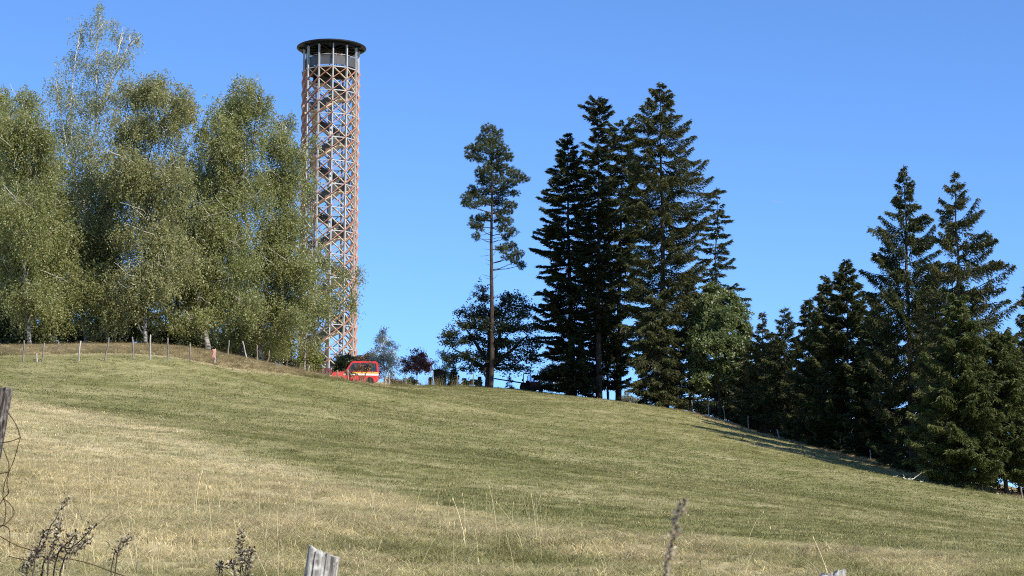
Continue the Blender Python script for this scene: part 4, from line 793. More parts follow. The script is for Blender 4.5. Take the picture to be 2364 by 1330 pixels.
# ------------------------------------------------------------------ people leaning on the deck rail
def person(label, a, r, z, top, legs, hair, lean=0.22, face=0.0):
    """one continuous skinned figure, forearms on the rail"""
    J = {'pel': (0,0,.95,.13,.10), 'wst': (0,-.02,1.10,.12,.09), 'chs': (0,-.10,1.32,.15,.10), 'nck': (0,-.17,1.48,.055,.055), 'hd0': (0,-.19,1.56,.075,.085), 'hd1': (0,-.20,1.68,.085,.095), 'hd2': (0,-.20,1.75,.05,.06),
         'shl': (.18,-.13,1.40,.06,.06), 'ell': (.26,-.22,1.16,.042,.042), 'wrl': (.14,-.42,1.14,.032,.028), 'hal': (.08,-.48,1.14,.034,.02), 'shr': (-.18,-.13,1.40,.06,.06), 'elr': (-.26,-.22,1.16,.042,.042), 'wrr': (-.14,-.42,1.14,.032,.028), 'har': (-.08,-.48,1.14,.034,.02),
         'hpl': (.10,0,.88,.085,.085), 'knl': (.11,-.02,.49,.06,.06), 'anl': (.11,.03,.09,.042,.042), 'tol': (.12,-.13,.035,.04,.03), 'hpr': (-.10,0,.88,.085,.085), 'knr': (-.11,.02,.49,.06,.06), 'anr': (-.11,.06,.09,.042,.042), 'tor': (-.12,-.10,.035,.04,.03)}
    E = [('pel','wst'),('wst','chs'),('chs','nck'),('nck','hd0'),('hd0','hd1'),('hd1','hd2'),('chs','shl'),('shl','ell'),('ell','wrl'),('wrl','hal'),('chs','shr'),('shr','elr'),('elr','wrr'),('wrr','har'),('pel','hpl'),('hpl','knl'),('knl','anl'),('anl','tol'),('pel','hpr'),('hpr','knr'),('knr','anr'),('anr','tor')]
    ks = list(J); me = bpy.data.meshes.new('person'); me.from_pydata([J[k][:3] for k in ks], [(ks.index(p), ks.index(q)) for p, q in E], [])
    o = link('person', me, None, TBASE + np.array(TPOS(a, r, z)), (0, 0, a + face))
    md = o.modifiers.new('skin', 'SKIN'); md.use_smooth_shade = True
    for i, k in enumerate(ks): me.skin_vertices[0].data[i].radius = J[k][3:]; me.skin_vertices[0].data[i].use_root = (k == 'pel')
    sb = o.modifiers.new('subdivision', 'SUBSURF'); sb.levels = 1; sb.render_levels = 1
    m, nt, out_ = new_mat('clothes'); N = nt.nodes; L = nt.links; b = N.new('ShaderNodeBsdfPrincipled'); b.inputs['Roughness'].default_value = .85
    tc = N.new('ShaderNodeTexCoord'); sp = N.new('ShaderNodeSeparateXYZ'); cr = N.new('ShaderNodeValToRGB'); cr.color_ramp.interpolation = 'CONSTANT'; mr = N.new('ShaderNodeMapRange'); mr.inputs[2].default_value = 1.8
    L.new(tc.outputs['Object'], sp.inputs[0]); L.new(sp.outputs[2], mr.inputs[0]); L.new(mr.outputs[0], cr.inputs[0]); e = cr.color_ramp.elements
    e[0].color = (.03, .025, .02, 1); e[1].position = .05; e[1].color = (*legs, 1)
    for p_, c_ in ((.55, top), (.835, (.52, .33, .25)), (.945, hair)): q = e.new(p_); q.color = (*c_, 1)
    L.new(cr.outputs[0], b.inputs['Base Color']); L.new(b.outputs[0], out_.inputs[0]); me.materials.append(m)
    tag(o, label, 'person', 'people on the tower deck'); return o
person('person in pink top leaning on the tower deck rail beside the middle column', R(17), 2.62, ZDECK + .13, (.75, .22, .25), (.05, .06, .10), (.05, .03, .02))
person('person with white cap leaning on the tower deck rail right of the middle', R(32), 2.62, ZDECK + .13, (.62, .20, .20), (.08, .08, .09), (.80, .80, .78))

# ------------------------------------------------------------------ vehicles and things on the ridge
def paint(name, col, rough=.35): return solid(name, col, rough, 0, .12, 1.5, spec=.5)
RED, MAROON = paint('red_paint', (.62, .028, .022)), paint('maroon_paint', (.115, .018, .026)); BLACKP = solid('black_plastic', (.014, .014, .016), .55, 0, .3)
YELLOW, WHITE = paint('yellow_stripe', (.80, .48, .05)), paint('white_stripe', (.80, .80, .78)); RUB = solid('tyre_rubber', (.018, .018, .019), .85); RIM = solid('wheel_rim', (.35, .35, .36), .4, .6)
m, nt, o = new_mat('car_glass'); b = nt.nodes.new('ShaderNodeBsdfPrincipled'); b.inputs['Base Color'].default_value = (.02, .025, .03, 1); b.inputs['Roughness'].default_value = .08; nt.links.new(b.outputs[0], o.inputs[0]); GLASS = m
LAMP = solid('lamp_lens', (.7, .7, .66), .2, 0, .1); PINK = solid('pink_cloth', (.75, .32, .28), .9); ORANGE = solid('orange_board', (.62, .16, .07), .7); TANK = solid('white_plastic', (.80, .80, .78), .5, 0, .08)
def wheel(parent, c, r, w, rim=RIM):
    mb = MB(); mb.lathe([(r * .58, -w / 2), (r * .92, -w / 2), (r, -w * .3), (r, w * .3), (r * .92, w / 2), (r * .58, w / 2)], 20)
    tyre = mb.build('wheel', RUB, parent, c, (R(90), 0, 0))
    mb = MB(); mb.lathe([(.02, -w * .40), (r * .56, -w * .36), (r * .60, -w * .45), (r * .60, w * .45), (r * .56, w * .36), (.02, w * .40)], 16); mb.build('rim', rim, tyre)
    return tyre
def car(name, label, px, D, rz, paintm, prof, glass, Wd, wheels, wr, stripes=(), extra=None, sink=0.0):
    g = ground(px, D); root = empty(name, g - [0, 0, sink], label, 'car'); root.rotation_euler = (0, 0, rz)
    mb = MB(); mb.prism(prof, -Wd / 2, Wd / 2); mb.build('body', paintm, root, bevel=.06)
    for k, pl in enumerate(glass):
        for sy in (-1, 1):
            mb = MB(); mb.prism(pl, sy * (Wd / 2 + .004) - .01, sy * (Wd / 2 + .004) + .01); mb.build('side_window', GLASS, root)
    for x in wheels:
        for sy in (-1, 1):
            wheel(root, (x, sy * (Wd / 2 - .10), wr), wr, .22)
    for z0, z1, x0, x1, mt, nm in stripes:
        for sy in (-1, 1):
            mb = MB(); mb.box(((x0 + x1) / 2, sy * (Wd / 2 + .006), (z0 + z1) / 2), (x1 - x0, .012, z1 - z0)); mb.build(nm, mt, root)
    x0 = prof[0][0]
    for sy in (-1, 1):
        mb = MB(); mb.box((x0 - .005, sy * (Wd / 2 - .28), .78), (.06, .30, .18)); mb.build('headlight', LAMP, root)
        mb = MB(); mb.box((x0 + 1.55, sy * (Wd / 2 + .10), 1.22), (.10, .18, .18)); mb.build('mirror', BLACKP, root)
    mb = MB(); mb.box((x0 - .02, 0, .48), (.10, Wd - .1, .2)); mb.build('bumper', BLACKP, root, bevel=.03)
    return root
vp = [(-2.35,.45),(-2.38,.98),(-2.15,1.12),(-1.05,1.20),(-.45,1.98),(-.25,2.10),(1.95,2.12),(2.22,1.98),(2.30,1.2),(2.30,.50),(2.0,.38),(-2.1,.38)]
van = car('off_road_car', 'red off-road car with yellow and white stripes by the tower', 817, 213, R(10), RED, vp,
    [[(-.85,1.24),(-.32,1.92),(.40,1.94),(.40,1.24)], [(.50,1.24),(.50,1.94),(1.30,1.95),(1.30,1.24)], [(1.40,1.24),(1.40,1.95),(2.02,1.93),(2.10,1.24)]], 1.9, (-1.45, 1.40), .40,
    ((1.05,1.17,-.4,2.26,YELLOW,'yellow_stripe'), (.88,1.04,-1.2,2.26,WHITE,'white_stripe')), sink=.05)
van.scale = (1.04, 1.0, 1.2); van.location.z -= .12
mb = MB(); mb._new([(-1.02,-.82,1.235),(-1.02,.82,1.235),(-.49,.74,1.95),(-.49,-.74,1.95)], ((0,1,2,3),)); mb.build('windscreen', GLASS, van, (-.012, 0, .012))
mb = MB(); mb.tube([(-.3,-.7,2.22),(1.9,-.7,2.22)], .025, 6); mb.tube([(-.3,.7,2.22),(1.9,.7,2.22)], .025, 6)
for x in (-.2,.5,1.2,1.8): mb.bar((x,-.75,2.16),(x,.75,2.16),.04,.05)
mb.build('roof_rack', BLACKP, van)
cp = [(-2.1,.40),(-2.14,.72),(-1.9,.86),(-.95,.95),(-.25,1.42),(.1,1.48),(1.1,1.46),(1.75,1.02),(2.1,.95),(2.14,.5),(1.9,.30),(-1.95,.30)]
mc = car('parked_car', 'dark maroon car half hidden behind fence posts and shrub', 712, 201, R(188), MAROON, cp, [[(-.72,.98),(-.18,1.38),(.42,1.40),(.42,.98)], [(.50,.98),(.50,1.40),(1.05,1.38),(1.50,1.0)]], 1.75, (-1.32, 1.28), .31, sink=.12)

def hut():
    D = 212; g = ground(1015, D); root = empty('hut', g, 'narrow dark wooden hut with slanted roof on the ridge', 'hut'); root.rotation_euler = (0, 0, R(-12))
    w, d, h = 1.12, 1.0, 1.80
    mb = MB(); mb.prism([(-w/2+.03,0),(w/2-.03,0),(w/2-.03,h-.22),(0.1,h-.02),(-w/2+.03,h-.06)], -d/2 + .03, d/2 - .03); mb.build('shell', MT['dark_wood'], root)
    mb = MB(); mb.box((0,0,0),(.15,.03,h*.5)); mv = mb.mesh('plank', MT['dark_wood'], bevel=.004, seg=1)
    for k in range(7): link('plank', mv, root, (-w/2 + .08 + k * .16, -d/2 - random.uniform(0,.012), h*.68))
    mb = MB(); mb.box((0,0,0),(w,.03,.14)); mh = mb.mesh('plank', MT['dark_wood'], bevel=.004, seg=1)
    for k in range(5): link('plank', mh, root, (0, -d/2 - random.uniform(0,.012), .10 + k * .155))
    mb = MB(); mb.box((0,0,0),(.03,d-.05,.15)); ms_ = mb.mesh('plank', MT['dark_wood'], bevel=.004, seg=1)
    for k in range(10):
        for sx in (-1,1): link('plank', ms_, root, (sx * (w/2 - .01 + random.uniform(0,.01)), 0, .09 + k * .158))
    mb = MB(); mb.prism([(-w/2-.12,h-.04),(0.1,h+.02),(w/2+.14,h-.24),(w/2+.14,h-.19),(0.1,h+.08),(-w/2-.12,h+.02)], -d/2 - .12, d/2 + .1); mb.build('roof', MT['dark_wood'], root)
hut()

def quad_bike():
    D = 212; g = ground(1089, D); root = empty('quad_bike', g - [0,0,.02], 'dark quad bike with racks parked left of the beech', 'quad bike'); root.rotation_euler = (0, 0, R(8))
    for x in (-.68, .68):
        for y in (-.42, .42): wheel(root, (x, y, .31), .31, .24, BLACKP)
    mb = MB(); mb.prism([(-.95,.42),(-.98,.62),(-.6,.80),(-.2,.78),(.1,.70),(.5,.76),(.95,.78),(1.12,.60),(1.0,.42)], -.26, .26); mb.build('body', BLACKP, root, bevel=.05)
    for x in (-.68, .68):
        for y in (-.42, .42): mb = MB(); mb.tube([(x-.36,y,.52),(x-.2,y,.66),(x,y,.71),(x+.2,y,.66),(x+.36,y,.52)], .10, 6); mb.build('mudguard', BLACKP, root)
    mb = MB(); mb.box((.22,0,.86),(.80,.34,.16)); mb.build('seat', BLACKP, root, bevel=.06)
    mb = MB(); mb.tube([(-.30,-.38,1.10),(-.36,-.15,1.04),(-.36,.15,1.04),(-.30,.38,1.10)], .022, 6); mb.tube([(-.36,0,1.04),(-.45,0,.75)], .03, 6); mb.build('handlebar', BLACKP, root)
    for nm, x in (('front_rack', -.82), ('rear_rack', .82)):
        mb = MB()
        for y in (-.3,-.1,.1,.3): mb.bar((x-.26,y,.86),(x+.26,y,.86),.025,.025)
        for xx in (x-.26,x+.26): mb.bar((xx,-.36,.87),(xx,.36,.87),.03,.03)
        for xx in (x-.15,x+.15): mb.bar((xx,0,.74),(xx,0,.87),.03,.03)
        mb.build(nm, BLACKP, root)
    mb = MB(); mb.box((.80,0,1.05),(.34,.40,.36)); mb.build('top_box', BLACKP, root, bevel=.06)
    mb = MB(); mb.box((-.80,-.1,.96),(.40,.40,.16)); mb.build('bag', BLACKP, root, bevel=.05)
    mb = MB(); mb.tube([(-.5,.2,.7),(-.5,.2,1.75)], .008, 4); mb.build('aerial', BLACKP, root)
quad_bike()

def tractor():
    D = 211; g = ground(1226, D); root = empty('tractor', g - [0,0,.16], 'small old tractor with roll bar beside the dark pole', 'tractor'); root.rotation_euler = (0, 0, R(-58))
    DP = paint('dull_red_paint', (.10, .022, .018), .6)
    mb = MB(); mb.prism([(.1,.62),(.1,1.12),(.5,1.20),(1.25,1.10),(1.45,.92),(1.45,.58),(.9,.52)], -.27, .27); mb.build('bonnet', DP, root, bevel=.06)
    mb = MB(); mb.prism([(-.95,.30),(-.95,.86),(.12,.92),(1.3,.60),(1.3,.28)], -.24, .24); mb.build('chassis', BLACKP, root, bevel=.03)
    for y in (-.58,.58): wheel(root, (-.55,y,.50), .52, .30, DP); wheel(root, (1.02,y*.9,.30), .32, .20, DP)
    for y in (-.58,.58):
        mb = MB(); mb.tube([(-1.10,y,.72),(-.95,y,1.00),(-.6,y,1.12),(-.2,y,1.04),(0.0,y,.80)], .09, 6); mb.build('mudguard', DP, root)
    mb = MB(); mb.box((-.42,0,.98),(.42,.42,.12)); mb.box((-.62,0,1.20),(.10,.42,.36)); mb.build('seat', BLACKP, root, bevel=.04)
    mb = MB(); mb.tube([(-.72,-.46,.70),(-.74,-.46,1.95),(-.74,-.38,2.10),(-.74,.38,2.10),(-.74,.46,1.95),(-.72,.46,.70)], .05, 8); mb.build('roll_bar', BLACKP, root)
    mb = MB(); mb.tube([(.0,-.42,.85),(-.02,-.42,1.74),(-.02,-.36,1.82),(-.02,.36,1.82),(-.02,.42,1.74),(.0,.42,.85)], .028, 8); fr = mb.build('windscreen_frame', BLACKP, root)
    m, nt, o_ = new_mat('clear_glass'); N = nt.nodes; t = N.new('ShaderNodeBsdfTransparent'); t.inputs[0].default_value = (.78,.84,.92,1); gl = N.new('ShaderNodeBsdfGlossy'); gl.inputs['Roughness'].default_value = .05; mx = N.new('ShaderNodeMixShader'); mx.inputs[0].default_value = .08
    nt.links.new(t.outputs[0], mx.inputs[1]); nt.links.new(gl.outputs[0], mx.inputs[2]); nt.links.new(mx.outputs[0], o_.inputs[0])
    mb = MB(); mb.box((-.01,0,1.34),(.012,.80,.92)); mb.build('windscreen', m, fr)
    mb = MB(); mb.tube([(-.05,0,.95),(-.22,0,1.22)], .025, 6); mb.tube([(-.22 + .05*math.sin(a), .19*math.cos(a), 1.22 + .19*math.sin(a)*.75) for a in np.linspace(0, 6.28, 17)], .017, 5, cap=False); mb.build('steering_wheel', BLACKP, root)
    mb = MB(); mb.tube([(-.2,-.3,.9),(-.1,-.34,1.42)], .03, 6); mb.tube([(-.3,-.3,.9),(-.42,-.36,1.36)], .035, 6); mb.build('levers', BLACKP, root)
    mb = MB(); mb.tube([(.7,.16,1.1),(.7,.16,1.55)], .035, 8); mb.build('exhaust', BLACKP, root)
    mb = MB(); mb.box((-.80,-.52,1.42),(.12,.10,.22)); mb.build('lamp', BLACKP, root, bevel=.02)
    mb = MB(); mb.box((1.52,0,.62),(.12,.42,.26)); mb.build('front_weight', BLACKP, root, bevel=.02)
    mb = MB(); mb.bar((-.9,-.2,.55),(-1.5,-.3,.42),.08,.08); mb.bar((-.9,.2,.55),(-1.5,.3,.42),.08,.08); mb.bar((-1.5,-.4,.42),(-1.5,.4,.42),.1,.3); mb.build('hitch', BLACKP, root)
tractor()
p, q = at(1141, 874, 208.0), at(1220, 886.5, 210.6); mb = MB(); mb.bar(Vector(p - p), Vector(q - p), .10, .11)
tag(mb.build('pole', solid('dark_blue_paint', (.012,.014,.045), .5), None, p), 'long dark blue pole between beech trunk and tractor', 'pole')

def simple(name, label, cat, px, D, fn, mats, dz=0.0, rz=0.0, bevel=.01, group=None, py=None):
    p = ground(px, D) if py is None else at(px, py, D); mb = MB(); fn(mb); o = mb.build(name, mats, None, p + [0, 0, dz], (0, 0, rz), bevel=bevel); return tag(o, label, cat, group)
# black bin, bench, crate, tank, board, cloth
g = ground(993, 214); bn = empty('wheeled_bin', g, 'black upright rounded bin left of the dark hut', 'bin')
mb = MB(); mb.lathe([(.16,.06),(.20,.15),(.23,.75),(.23,.90)], 20); mb.build('body', BLACKP, bn, smooth=True)
mb = MB(); mb.lathe([(.245,.90),(.24,1.0),(.17,1.12),(.02,1.17)], 20); mb.build('lid', BLACKP, bn, smooth=True)
for y in (-.16,.16): wheel(bn, (.14, y, .09), .09, .05)
g = ground(955, 214.5); bn = empty('bench', g, 'low weathered bench under the red leaved tree', 'bench')
for k in range(3): mb = MB(); mb.box((0,-.14 + k*.14,.44),(1.5,.12,.04)); mb.build('seat_plank', MT['grey_wood'], bn)
for x in (-.6,.6):
    for y in (-.13,.13): mb = MB(); mb.box((x,y,.21),(.07,.07,.42)); mb.build('leg', MT['grey_wood'], bn)
g = ground(970, 213.5); bn = empty('crate', g + [0,0,.0], 'yellow crate beside the low bench', 'crate')
for nm, c, d in (('side_panel',(0,-.14,.17),(.36,.02,.32)),('side_panel',(0,.14,.17),(.36,.02,.32)),('end_panel',(-.19,0,.17),(.02,.30,.32)),('end_panel',(.19,0,.17),(.02,.30,.32)),('floor_panel',(0,0,.02),(.36,.26,.02))):
    mb = MB(); mb.box(c, d); mb.build(nm, YELLOW, bn)
g = ground(894, 216); bn = empty('water_tank', g, 'white plastic water tank behind the silvery birch', 'tank')
mb = MB(); mb.box((0,0,.58),(.62,.8,.78)); mb.build('body', TANK, bn, bevel=.08)
mb = MB(); mb.lathe([(.10,.96),(.10,1.03),(.02,1.05)], 14); mb.build('cap', BLACKP, bn)
mb = MB(); mb.box((0,0,.10),(.66,.84,.14)); mb.build('pallet', MT['dark_wood'], bn)
g = ground(752, 203); bn = empty('barrier_board', g, 'orange board with pale frame at the fence by the tower', 'board')
mb = MB(); mb.box((0,0,.36),(.46,.03,.38)); mb.build('panel', ORANGE, bn)
for x in (-.26,.26): mb = MB(); mb.box((x,0,.30),(.06,.06,.66)); mb.build('leg', MT['bone_wood'], bn)
mb = MB(); mb.box((0,0,.60),(.46,.05,.06)); mb.build('rail', MT['bone_wood'], bn)
def stump(mb): mb.tube([(0,0,-.1),(.01,0,.25),(-.02,0,.55),(.0,0,.82)], [.20,.17,.16,.15], 11)
simple('tree_stump', 'pale split stump right of the orange board', 'stump', 760, 203, stump, MT['grey_wood'], bevel=0)
# contrail and aircraft
c = at(1805, 468, 30000.); e = at(1752, 458.5, 30700.); root = empty('aircraft', c, 'tiny distant airliner at the end of a short contrail', 'aircraft'); dv = Vector(c - e).normalized(); side = dv.cross(Vector((0,0,1))).normalized()
mb = MB(); mb.tube([-dv * 22, -dv * 14, dv * 10, dv * 19, dv * 23], [.8, 2.0, 2.4, 1.9, .4], 8); mb.build('fuselage', TANK, root)
mb = MB(); mb.bar(Vector((0,0,0)) - side * 18 - dv * 6, Vector((0,0,0)), 5, .8); mb.bar(Vector((0,0,0)), side * 18 - dv * 6, 5, .8); mb.build('wings', TANK, root)
mb = MB(); mb.bar(-dv * 20, -dv * 24 + Vector((0,0,8)), .8, 5); mb.build('tail_fin', TANK, root)
m, nt, o = new_mat('contrail_ice'); N = nt.nodes; d_ = N.new('ShaderNodeBsdfDiffuse'); d_.inputs[0].default_value = (.9,.9,.92,1); t_ = N.new('ShaderNodeBsdfTransparent'); mx = N.new('ShaderNodeMixShader'); mx.inputs[0].default_value = .34
nt.links.new(t_.outputs[0], mx.inputs[1]); nt.links.new(d_.outputs[0], mx.inputs[2]); nt.links.new(mx.outputs[0], o.inputs[0])
mb = MB(); mb.tube([-dv * 26 - dv * L_ for L_ in (0, 60, 180, 330)], [2, 4, 6, 5], 8); tag(mb.build('contrail', m, None, c), 'short faint white contrail in the clear sky', 'contrail')

# ------------------------------------------------------------------ fence posts
def post_mesh(seed, h=1.4, r=.055, sides=9):
    q = np.random.default_rng(seed); mb = MB(); n = 6; pts, rr = [], []
    for k in range(n): f = k / (n - 1); pts.append((q.normal(0, .014), q.normal(0, .014), -.3 + (h + .3) * f)); rr.append(r * (1.1 - .22 * f + q.normal(0, .05)))
    pts.append((pts[-1][0] + .012, pts[-1][1], h + .03)); rr.append(r * .55); mb.tube(pts, rr, sides); return mb.mesh('fence_post', MT['grey_wood'])
PM = [post_mesh(k) for k in range(5)]
def fence(lst, words, group, hs=1.0):
    for k, (px, top, bot, D, lean) in enumerate(lst):
        g = ground(px, D); h = max(.5, (bot - top) * mpp(D)) * hs * 1.02
        o = link('fence_post', PM[k % 5], None, g, (rng.normal(0, .04), R(lean), rng.uniform(0, 6))); o.scale = (1, 1, h / 1.4)
        if k % 3 != 1: o.material_slots[0].link = 'OBJECT'; o.material_slots[0].material = MT['brown_wood']
        tag(o, words(k), 'fence post', group)
LF = [(47,785,834,128.5,3),(78,820,838,129,0),(91,791,834,129,2),(126,787,810,136,4),(175,788,835,130,4),(237,778,831,131,-6),(303,775,828,133,8),(341,776,832,134,2),(383,783,834,135,4),(433,794,834,138,0),(491,800,835,142,-2)]
fence(LF, lambda k: ORD[k] + ' weathered fence post from the left, on the bank below the birches', 'fence posts on the bank below the birches')
MF = [(521,792,829,150,-3),(566,786,830,153,12),(590,800,838,156,0),(614,808,842,160,7),(641,822,850,165,4),(659,827,853,169,0),(681,840,858,174,5),(709,843,864,180,4),(742,852,880,190,0),(778,851,876,193,4),(802,852,880,195,-5)]
fence(MF, lambda k: ORD[k] + ' grey fence post going downhill from the birch bank to the red car', 'fence posts between birch bank and red car')
RF = [(887,860,892,203,-3),(898,862,890,204,0),(938,860,892,204,14),(993,858,890,205,-18),(1001,872,890,206,0),(1054,866,893,206,0),(1092,862,893,207,0)]
fence(RF, lambda k: ORD[k] + ' pale fence post counted from the red car towards the beech', 'fence posts between red car and beech')
EF = [(1406,908,930,200,5),(1493,912,948,197,0),(1566,918,955,193,4),(1600,936,966,190,-3),(1638,942,972,187,4),(1676,945,978,184,10),(1728,958,990,180,0),(1800,980,1004,174,14),(1940,1000,1034,163.5,0),(1972,1030,1046,161,4),(2010,1036,1060,158.5,6),(2265,1104,1130,140.8,4),(2356,1122,1150,137.5,-8)]
fence(EF, lambda k: ORD[k] + ' fence post along the spruce edge counted from the tractor side', 'fence posts along the spruce edge')
g = ground(489, 142); cl = link('cloth', np_mesh('cloth', [(x * .07 + .03 * math.sin(z * 7 + x), -.075 + .02 * math.cos(z * 9 + x * 3), 1.0 - .55 * z - .12 * abs(x) * z) for z in np.linspace(0, 1, 7) for x in (-1.1, -.4, .1, .7, 1.3)],
   [(r * 5 + c, r * 5 + c + 1, r * 5 + c + 6, r * 5 + c + 5) for r in range(6) for c in range(4)], PINK, smooth=True), None, g); sd_ = cl.modifiers.new('thickness', 'SOLIDIFY'); sd_.thickness = .012
tag(cl, 'faded pink rag hanging on a post of the birch bank fence', 'cloth')
# sticks lying on the meadow
for k, (x0, y0, x1, y1, D, lab) in enumerate(((2082,1109,2106,1118,139,'bleached forked stick lying straight, left of the curved stick'),(2103,1120,2126,1105,139,'bleached curved stick standing up from the meadow before the spruces'),(2060,1118,2071,1116,138,'short bleached stick, leftmost on the meadow before the spruces'),(2122,1125,2130,1124,137,'tiny bleached stick right of the curved stick'),(2297,1153,2308,1158,140,'bleached stick below the low skirted spruce'),(592,850,622,862,160,'pale broken branch lying below the lower birch fence'))):
    a, b = ground(x0, D), ground(x1, D); a = a + [0, 0, .08]; b = b + [0, 0, max(.06, (y0 - y1) * mpp(D) + a[2] - b[2]) if y1 < y0 else .07]
    w = Wood(); mid = (a + b) / 2 + [0, .05, -.04]; w.curve([a, mid, b], .035, .018, 6, 4, .008)
    if k == 0: w.curve([mid, mid + (b - a) * .25 + [0, .1, .12], mid + (b - a) * .42 + [0, .1, .05]], .022, .01, 5, 3); w.curve([a + (b - a) * .2, a + (b - a) * .05 + [0, 0, .22]], .02, .008, 5, 3)
    tag(w.build('stick', MT['bone_wood'], None, a), lab, 'stick').location = a.tolist()

# ------------------------------------------------------------------ near fence posts, wire and weeds
m, nt, o = new_mat('weathered_post'); N = nt.nodes; L = nt.links; b = N.new('ShaderNodeBsdfPrincipled'); b.inputs['Roughness'].default_value = .92; b.inputs['Specular IOR Level'].default_value = .15
tc = N.new('ShaderNodeTexCoord'); mp = N.new('ShaderNodeMapping'); mp.inputs['Scale'].default_value = (90, 90, 7); n1 = N.new('ShaderNodeTexNoise'); n1.inputs['Scale'].default_value = 1; n1.inputs['Detail'].default_value = 9; n1.inputs['Roughness'].default_value = .65
n2 = N.new('ShaderNodeTexNoise'); n2.inputs['Scale'].default_value = 38; n2.inputs['Detail'].default_value = 6
L.new(tc.outputs['Object'], mp.inputs[0]); L.new(mp.outputs[0], n1.inputs['Vector']); L.new(tc.outputs['Object'], n2.inputs['Vector'])
c1 = N.new('ShaderNodeValToRGB'); c1.color_ramp.elements[0].position = .34; c1.color_ramp.elements[1].position = .62; c1.color_ramp.elements[0].color = (.12, .105, .095, 1); c1.color_ramp.elements[1].color = (.46, .43, .385, 1)
c2 = N.new('ShaderNodeValToRGB'); c2.color_ramp.elements[0].position = .50; c2.color_ramp.elements[1].position = .66; c2.color_ramp.elements[0].color = (0, 0, 0, 1); c2.color_ramp.elements[1].color = (1, 1, 1, 1)
mx = N.new('ShaderNodeMix'); mx.data_type = 'RGBA'; mx.inputs[7].default_value = (.58, .56, .50, 1); L.new(n1.outputs['Fac'], c1.inputs[0]); L.new(n2.outputs['Fac'], c2.inputs[0]); L.new(c2.outputs[0], mx.inputs[0]); L.new(c1.outputs[0], mx.inputs[6]); L.new(mx.outputs[2], b.inputs['Base Color'])
bp = N.new('ShaderNodeBump'); bp.inputs['Strength'].default_value = .9; bp.inputs['Distance'].default_value = .004; L.new(n1.outputs['Fac'], bp.inputs['Height']); L.new(bp.outputs[0], b.inputs['Normal']); L.new(b.outputs[0], o.inputs[0]); MT['post'] = m
dk = m.copy(); dk.name = 'shaded_weathered_post'; MT['shaded_post'] = dk  # dark brown copy of the post wood, shade of its turned face in the colour
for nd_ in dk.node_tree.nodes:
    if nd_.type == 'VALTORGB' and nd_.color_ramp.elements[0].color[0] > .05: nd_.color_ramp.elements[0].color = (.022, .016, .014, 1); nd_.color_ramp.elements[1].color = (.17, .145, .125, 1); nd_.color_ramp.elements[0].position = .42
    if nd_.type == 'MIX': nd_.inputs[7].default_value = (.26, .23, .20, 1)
def near_post(label, D, xb, top_l, top_r, depth, cracks, seed, bottom_px, mat=None):
    """split post: outline with cracks down its length and a slanted broken top"""
    q = np.random.default_rng(seed); pl, pr = at(*top_l, D), at(*top_r, D); gx_ = at(bottom_px, 1330, D)[0]; w = pr[0] - pl[0]
    base = np.array([gx_, D, float(zt(gx_, D)) - .3]); n = 64; rings = []
    per = []
    for k in range(n):
        a = 2 * math.pi * k / n; sx, sy = math.cos(a), math.sin(a); f = (abs(sx) ** 4 + abs(sy) ** 4) ** -.25; per.append([sx * f * .5 * w, sy * f * .5 * depth])
    per = np.array(per); inn = 1 - .018 * np.abs(q.normal(0, 1, n))
    for c_, wd, dp in cracks:
        for k in range(n):
            if per[k, 1] < 0 or abs(c_) > .5: inn[k] -= dp * math.exp(-((per[k, 0] / w - c_) / wd) ** 2) if abs(c_) <= .5 else 0
    zs = np.r_[np.linspace(0, .8, 10), np.linspace(.84, 1, 8)]; V = []
    cx = (pl[0] + pr[0]) / 2
    for f in zs:
        ox = gx_ + (cx - gx_) * f
        ztop = pl[2] + (pr[2] - pl[2]) * (per[:, 0] / w + .5) + q.normal(0, .35, n) * .008 * (f > .97) - .012 * (inn < .9)
        z = base[2] + (ztop - base[2]) * f
        jj_ = inn * (1 + q.normal(0, .006, n)); V += [(ox + per[k, 0] * jj_[k] - base[0], per[k, 1] * jj_[k], z[k] - base[2]) for k in range(n)]
    m_ = len(zs); F = [(r * n + k, r * n + (k + 1) % n, (r + 1) * n + (k + 1) % n, (r + 1) * n + k) for r in range(m_ - 1) for k in range(n)]
    me = bpy.data.meshes.new('fence_post'); me.from_pydata(V + [(cx - base[0], 0, (pl[2] + pr[2]) / 2 - .006 - base[2])], [], F + [((m_ - 1) * n + k, (m_ - 1) * n + (k + 1) % n, m_ * n) for k in range(n)]); me.materials.append(mat or MT['post'])
    tag(link('fence_post', me, None, base), label, 'fence post', 'near fence posts')
near_post('pale split fence post with slanted broken top at the bottom edge', 6.0, 0, (713, 1260), (784, 1290), .085, ((-.28,.025,.30),(.33,.03,.28),(.10,.018,.12),(-.02,.02,.10)), 3, 590)
near_post('dark cracked fence post at the left edge with rusty wire', 7.6, 0, (-26, 893), (27, 899), .09, ((.05,.07,.55),(.30,.03,.30),(-.2,.05,.3)), 5, -178, MT['shaded_post'])
near_post('low grey fence post top peeking over the bottom edge', 6.4, 0, (1884, 1331), (1951, 1316), .085, ((-.25,.05,.35),(.05,.03,.2)), 8, 1905)
RUST = solid('rusty_wire', (.075, .038, .022), .8, .2, .4, 40)
root = empty('wire_fence', at(0, 1200, 7.5), 'tangled rusty fence wire hanging by the left edge post', 'wire')
def wire(pts, D=7.5, r=.0017):
    P = [at(x, y, D + random.uniform(-.05, .05)) for x, y in pts]; w = Wood(); w.curve(P, r, r, 5, 6); w.build('wire_strand', RUST, root, np.array(root.location))
def W2(pts): return [(x / 2.956, 880 + y / 2.956) for x, y in pts]
wire(W2([(45,205),(80,250),(115,310),(140,385)])); wire(W2([(-40,425),(35,418),(90,405),(140,385)])); wire(W2([(140,385),(118,460),(95,540),(70,600),(55,620),(0,632),(-40,650)]))
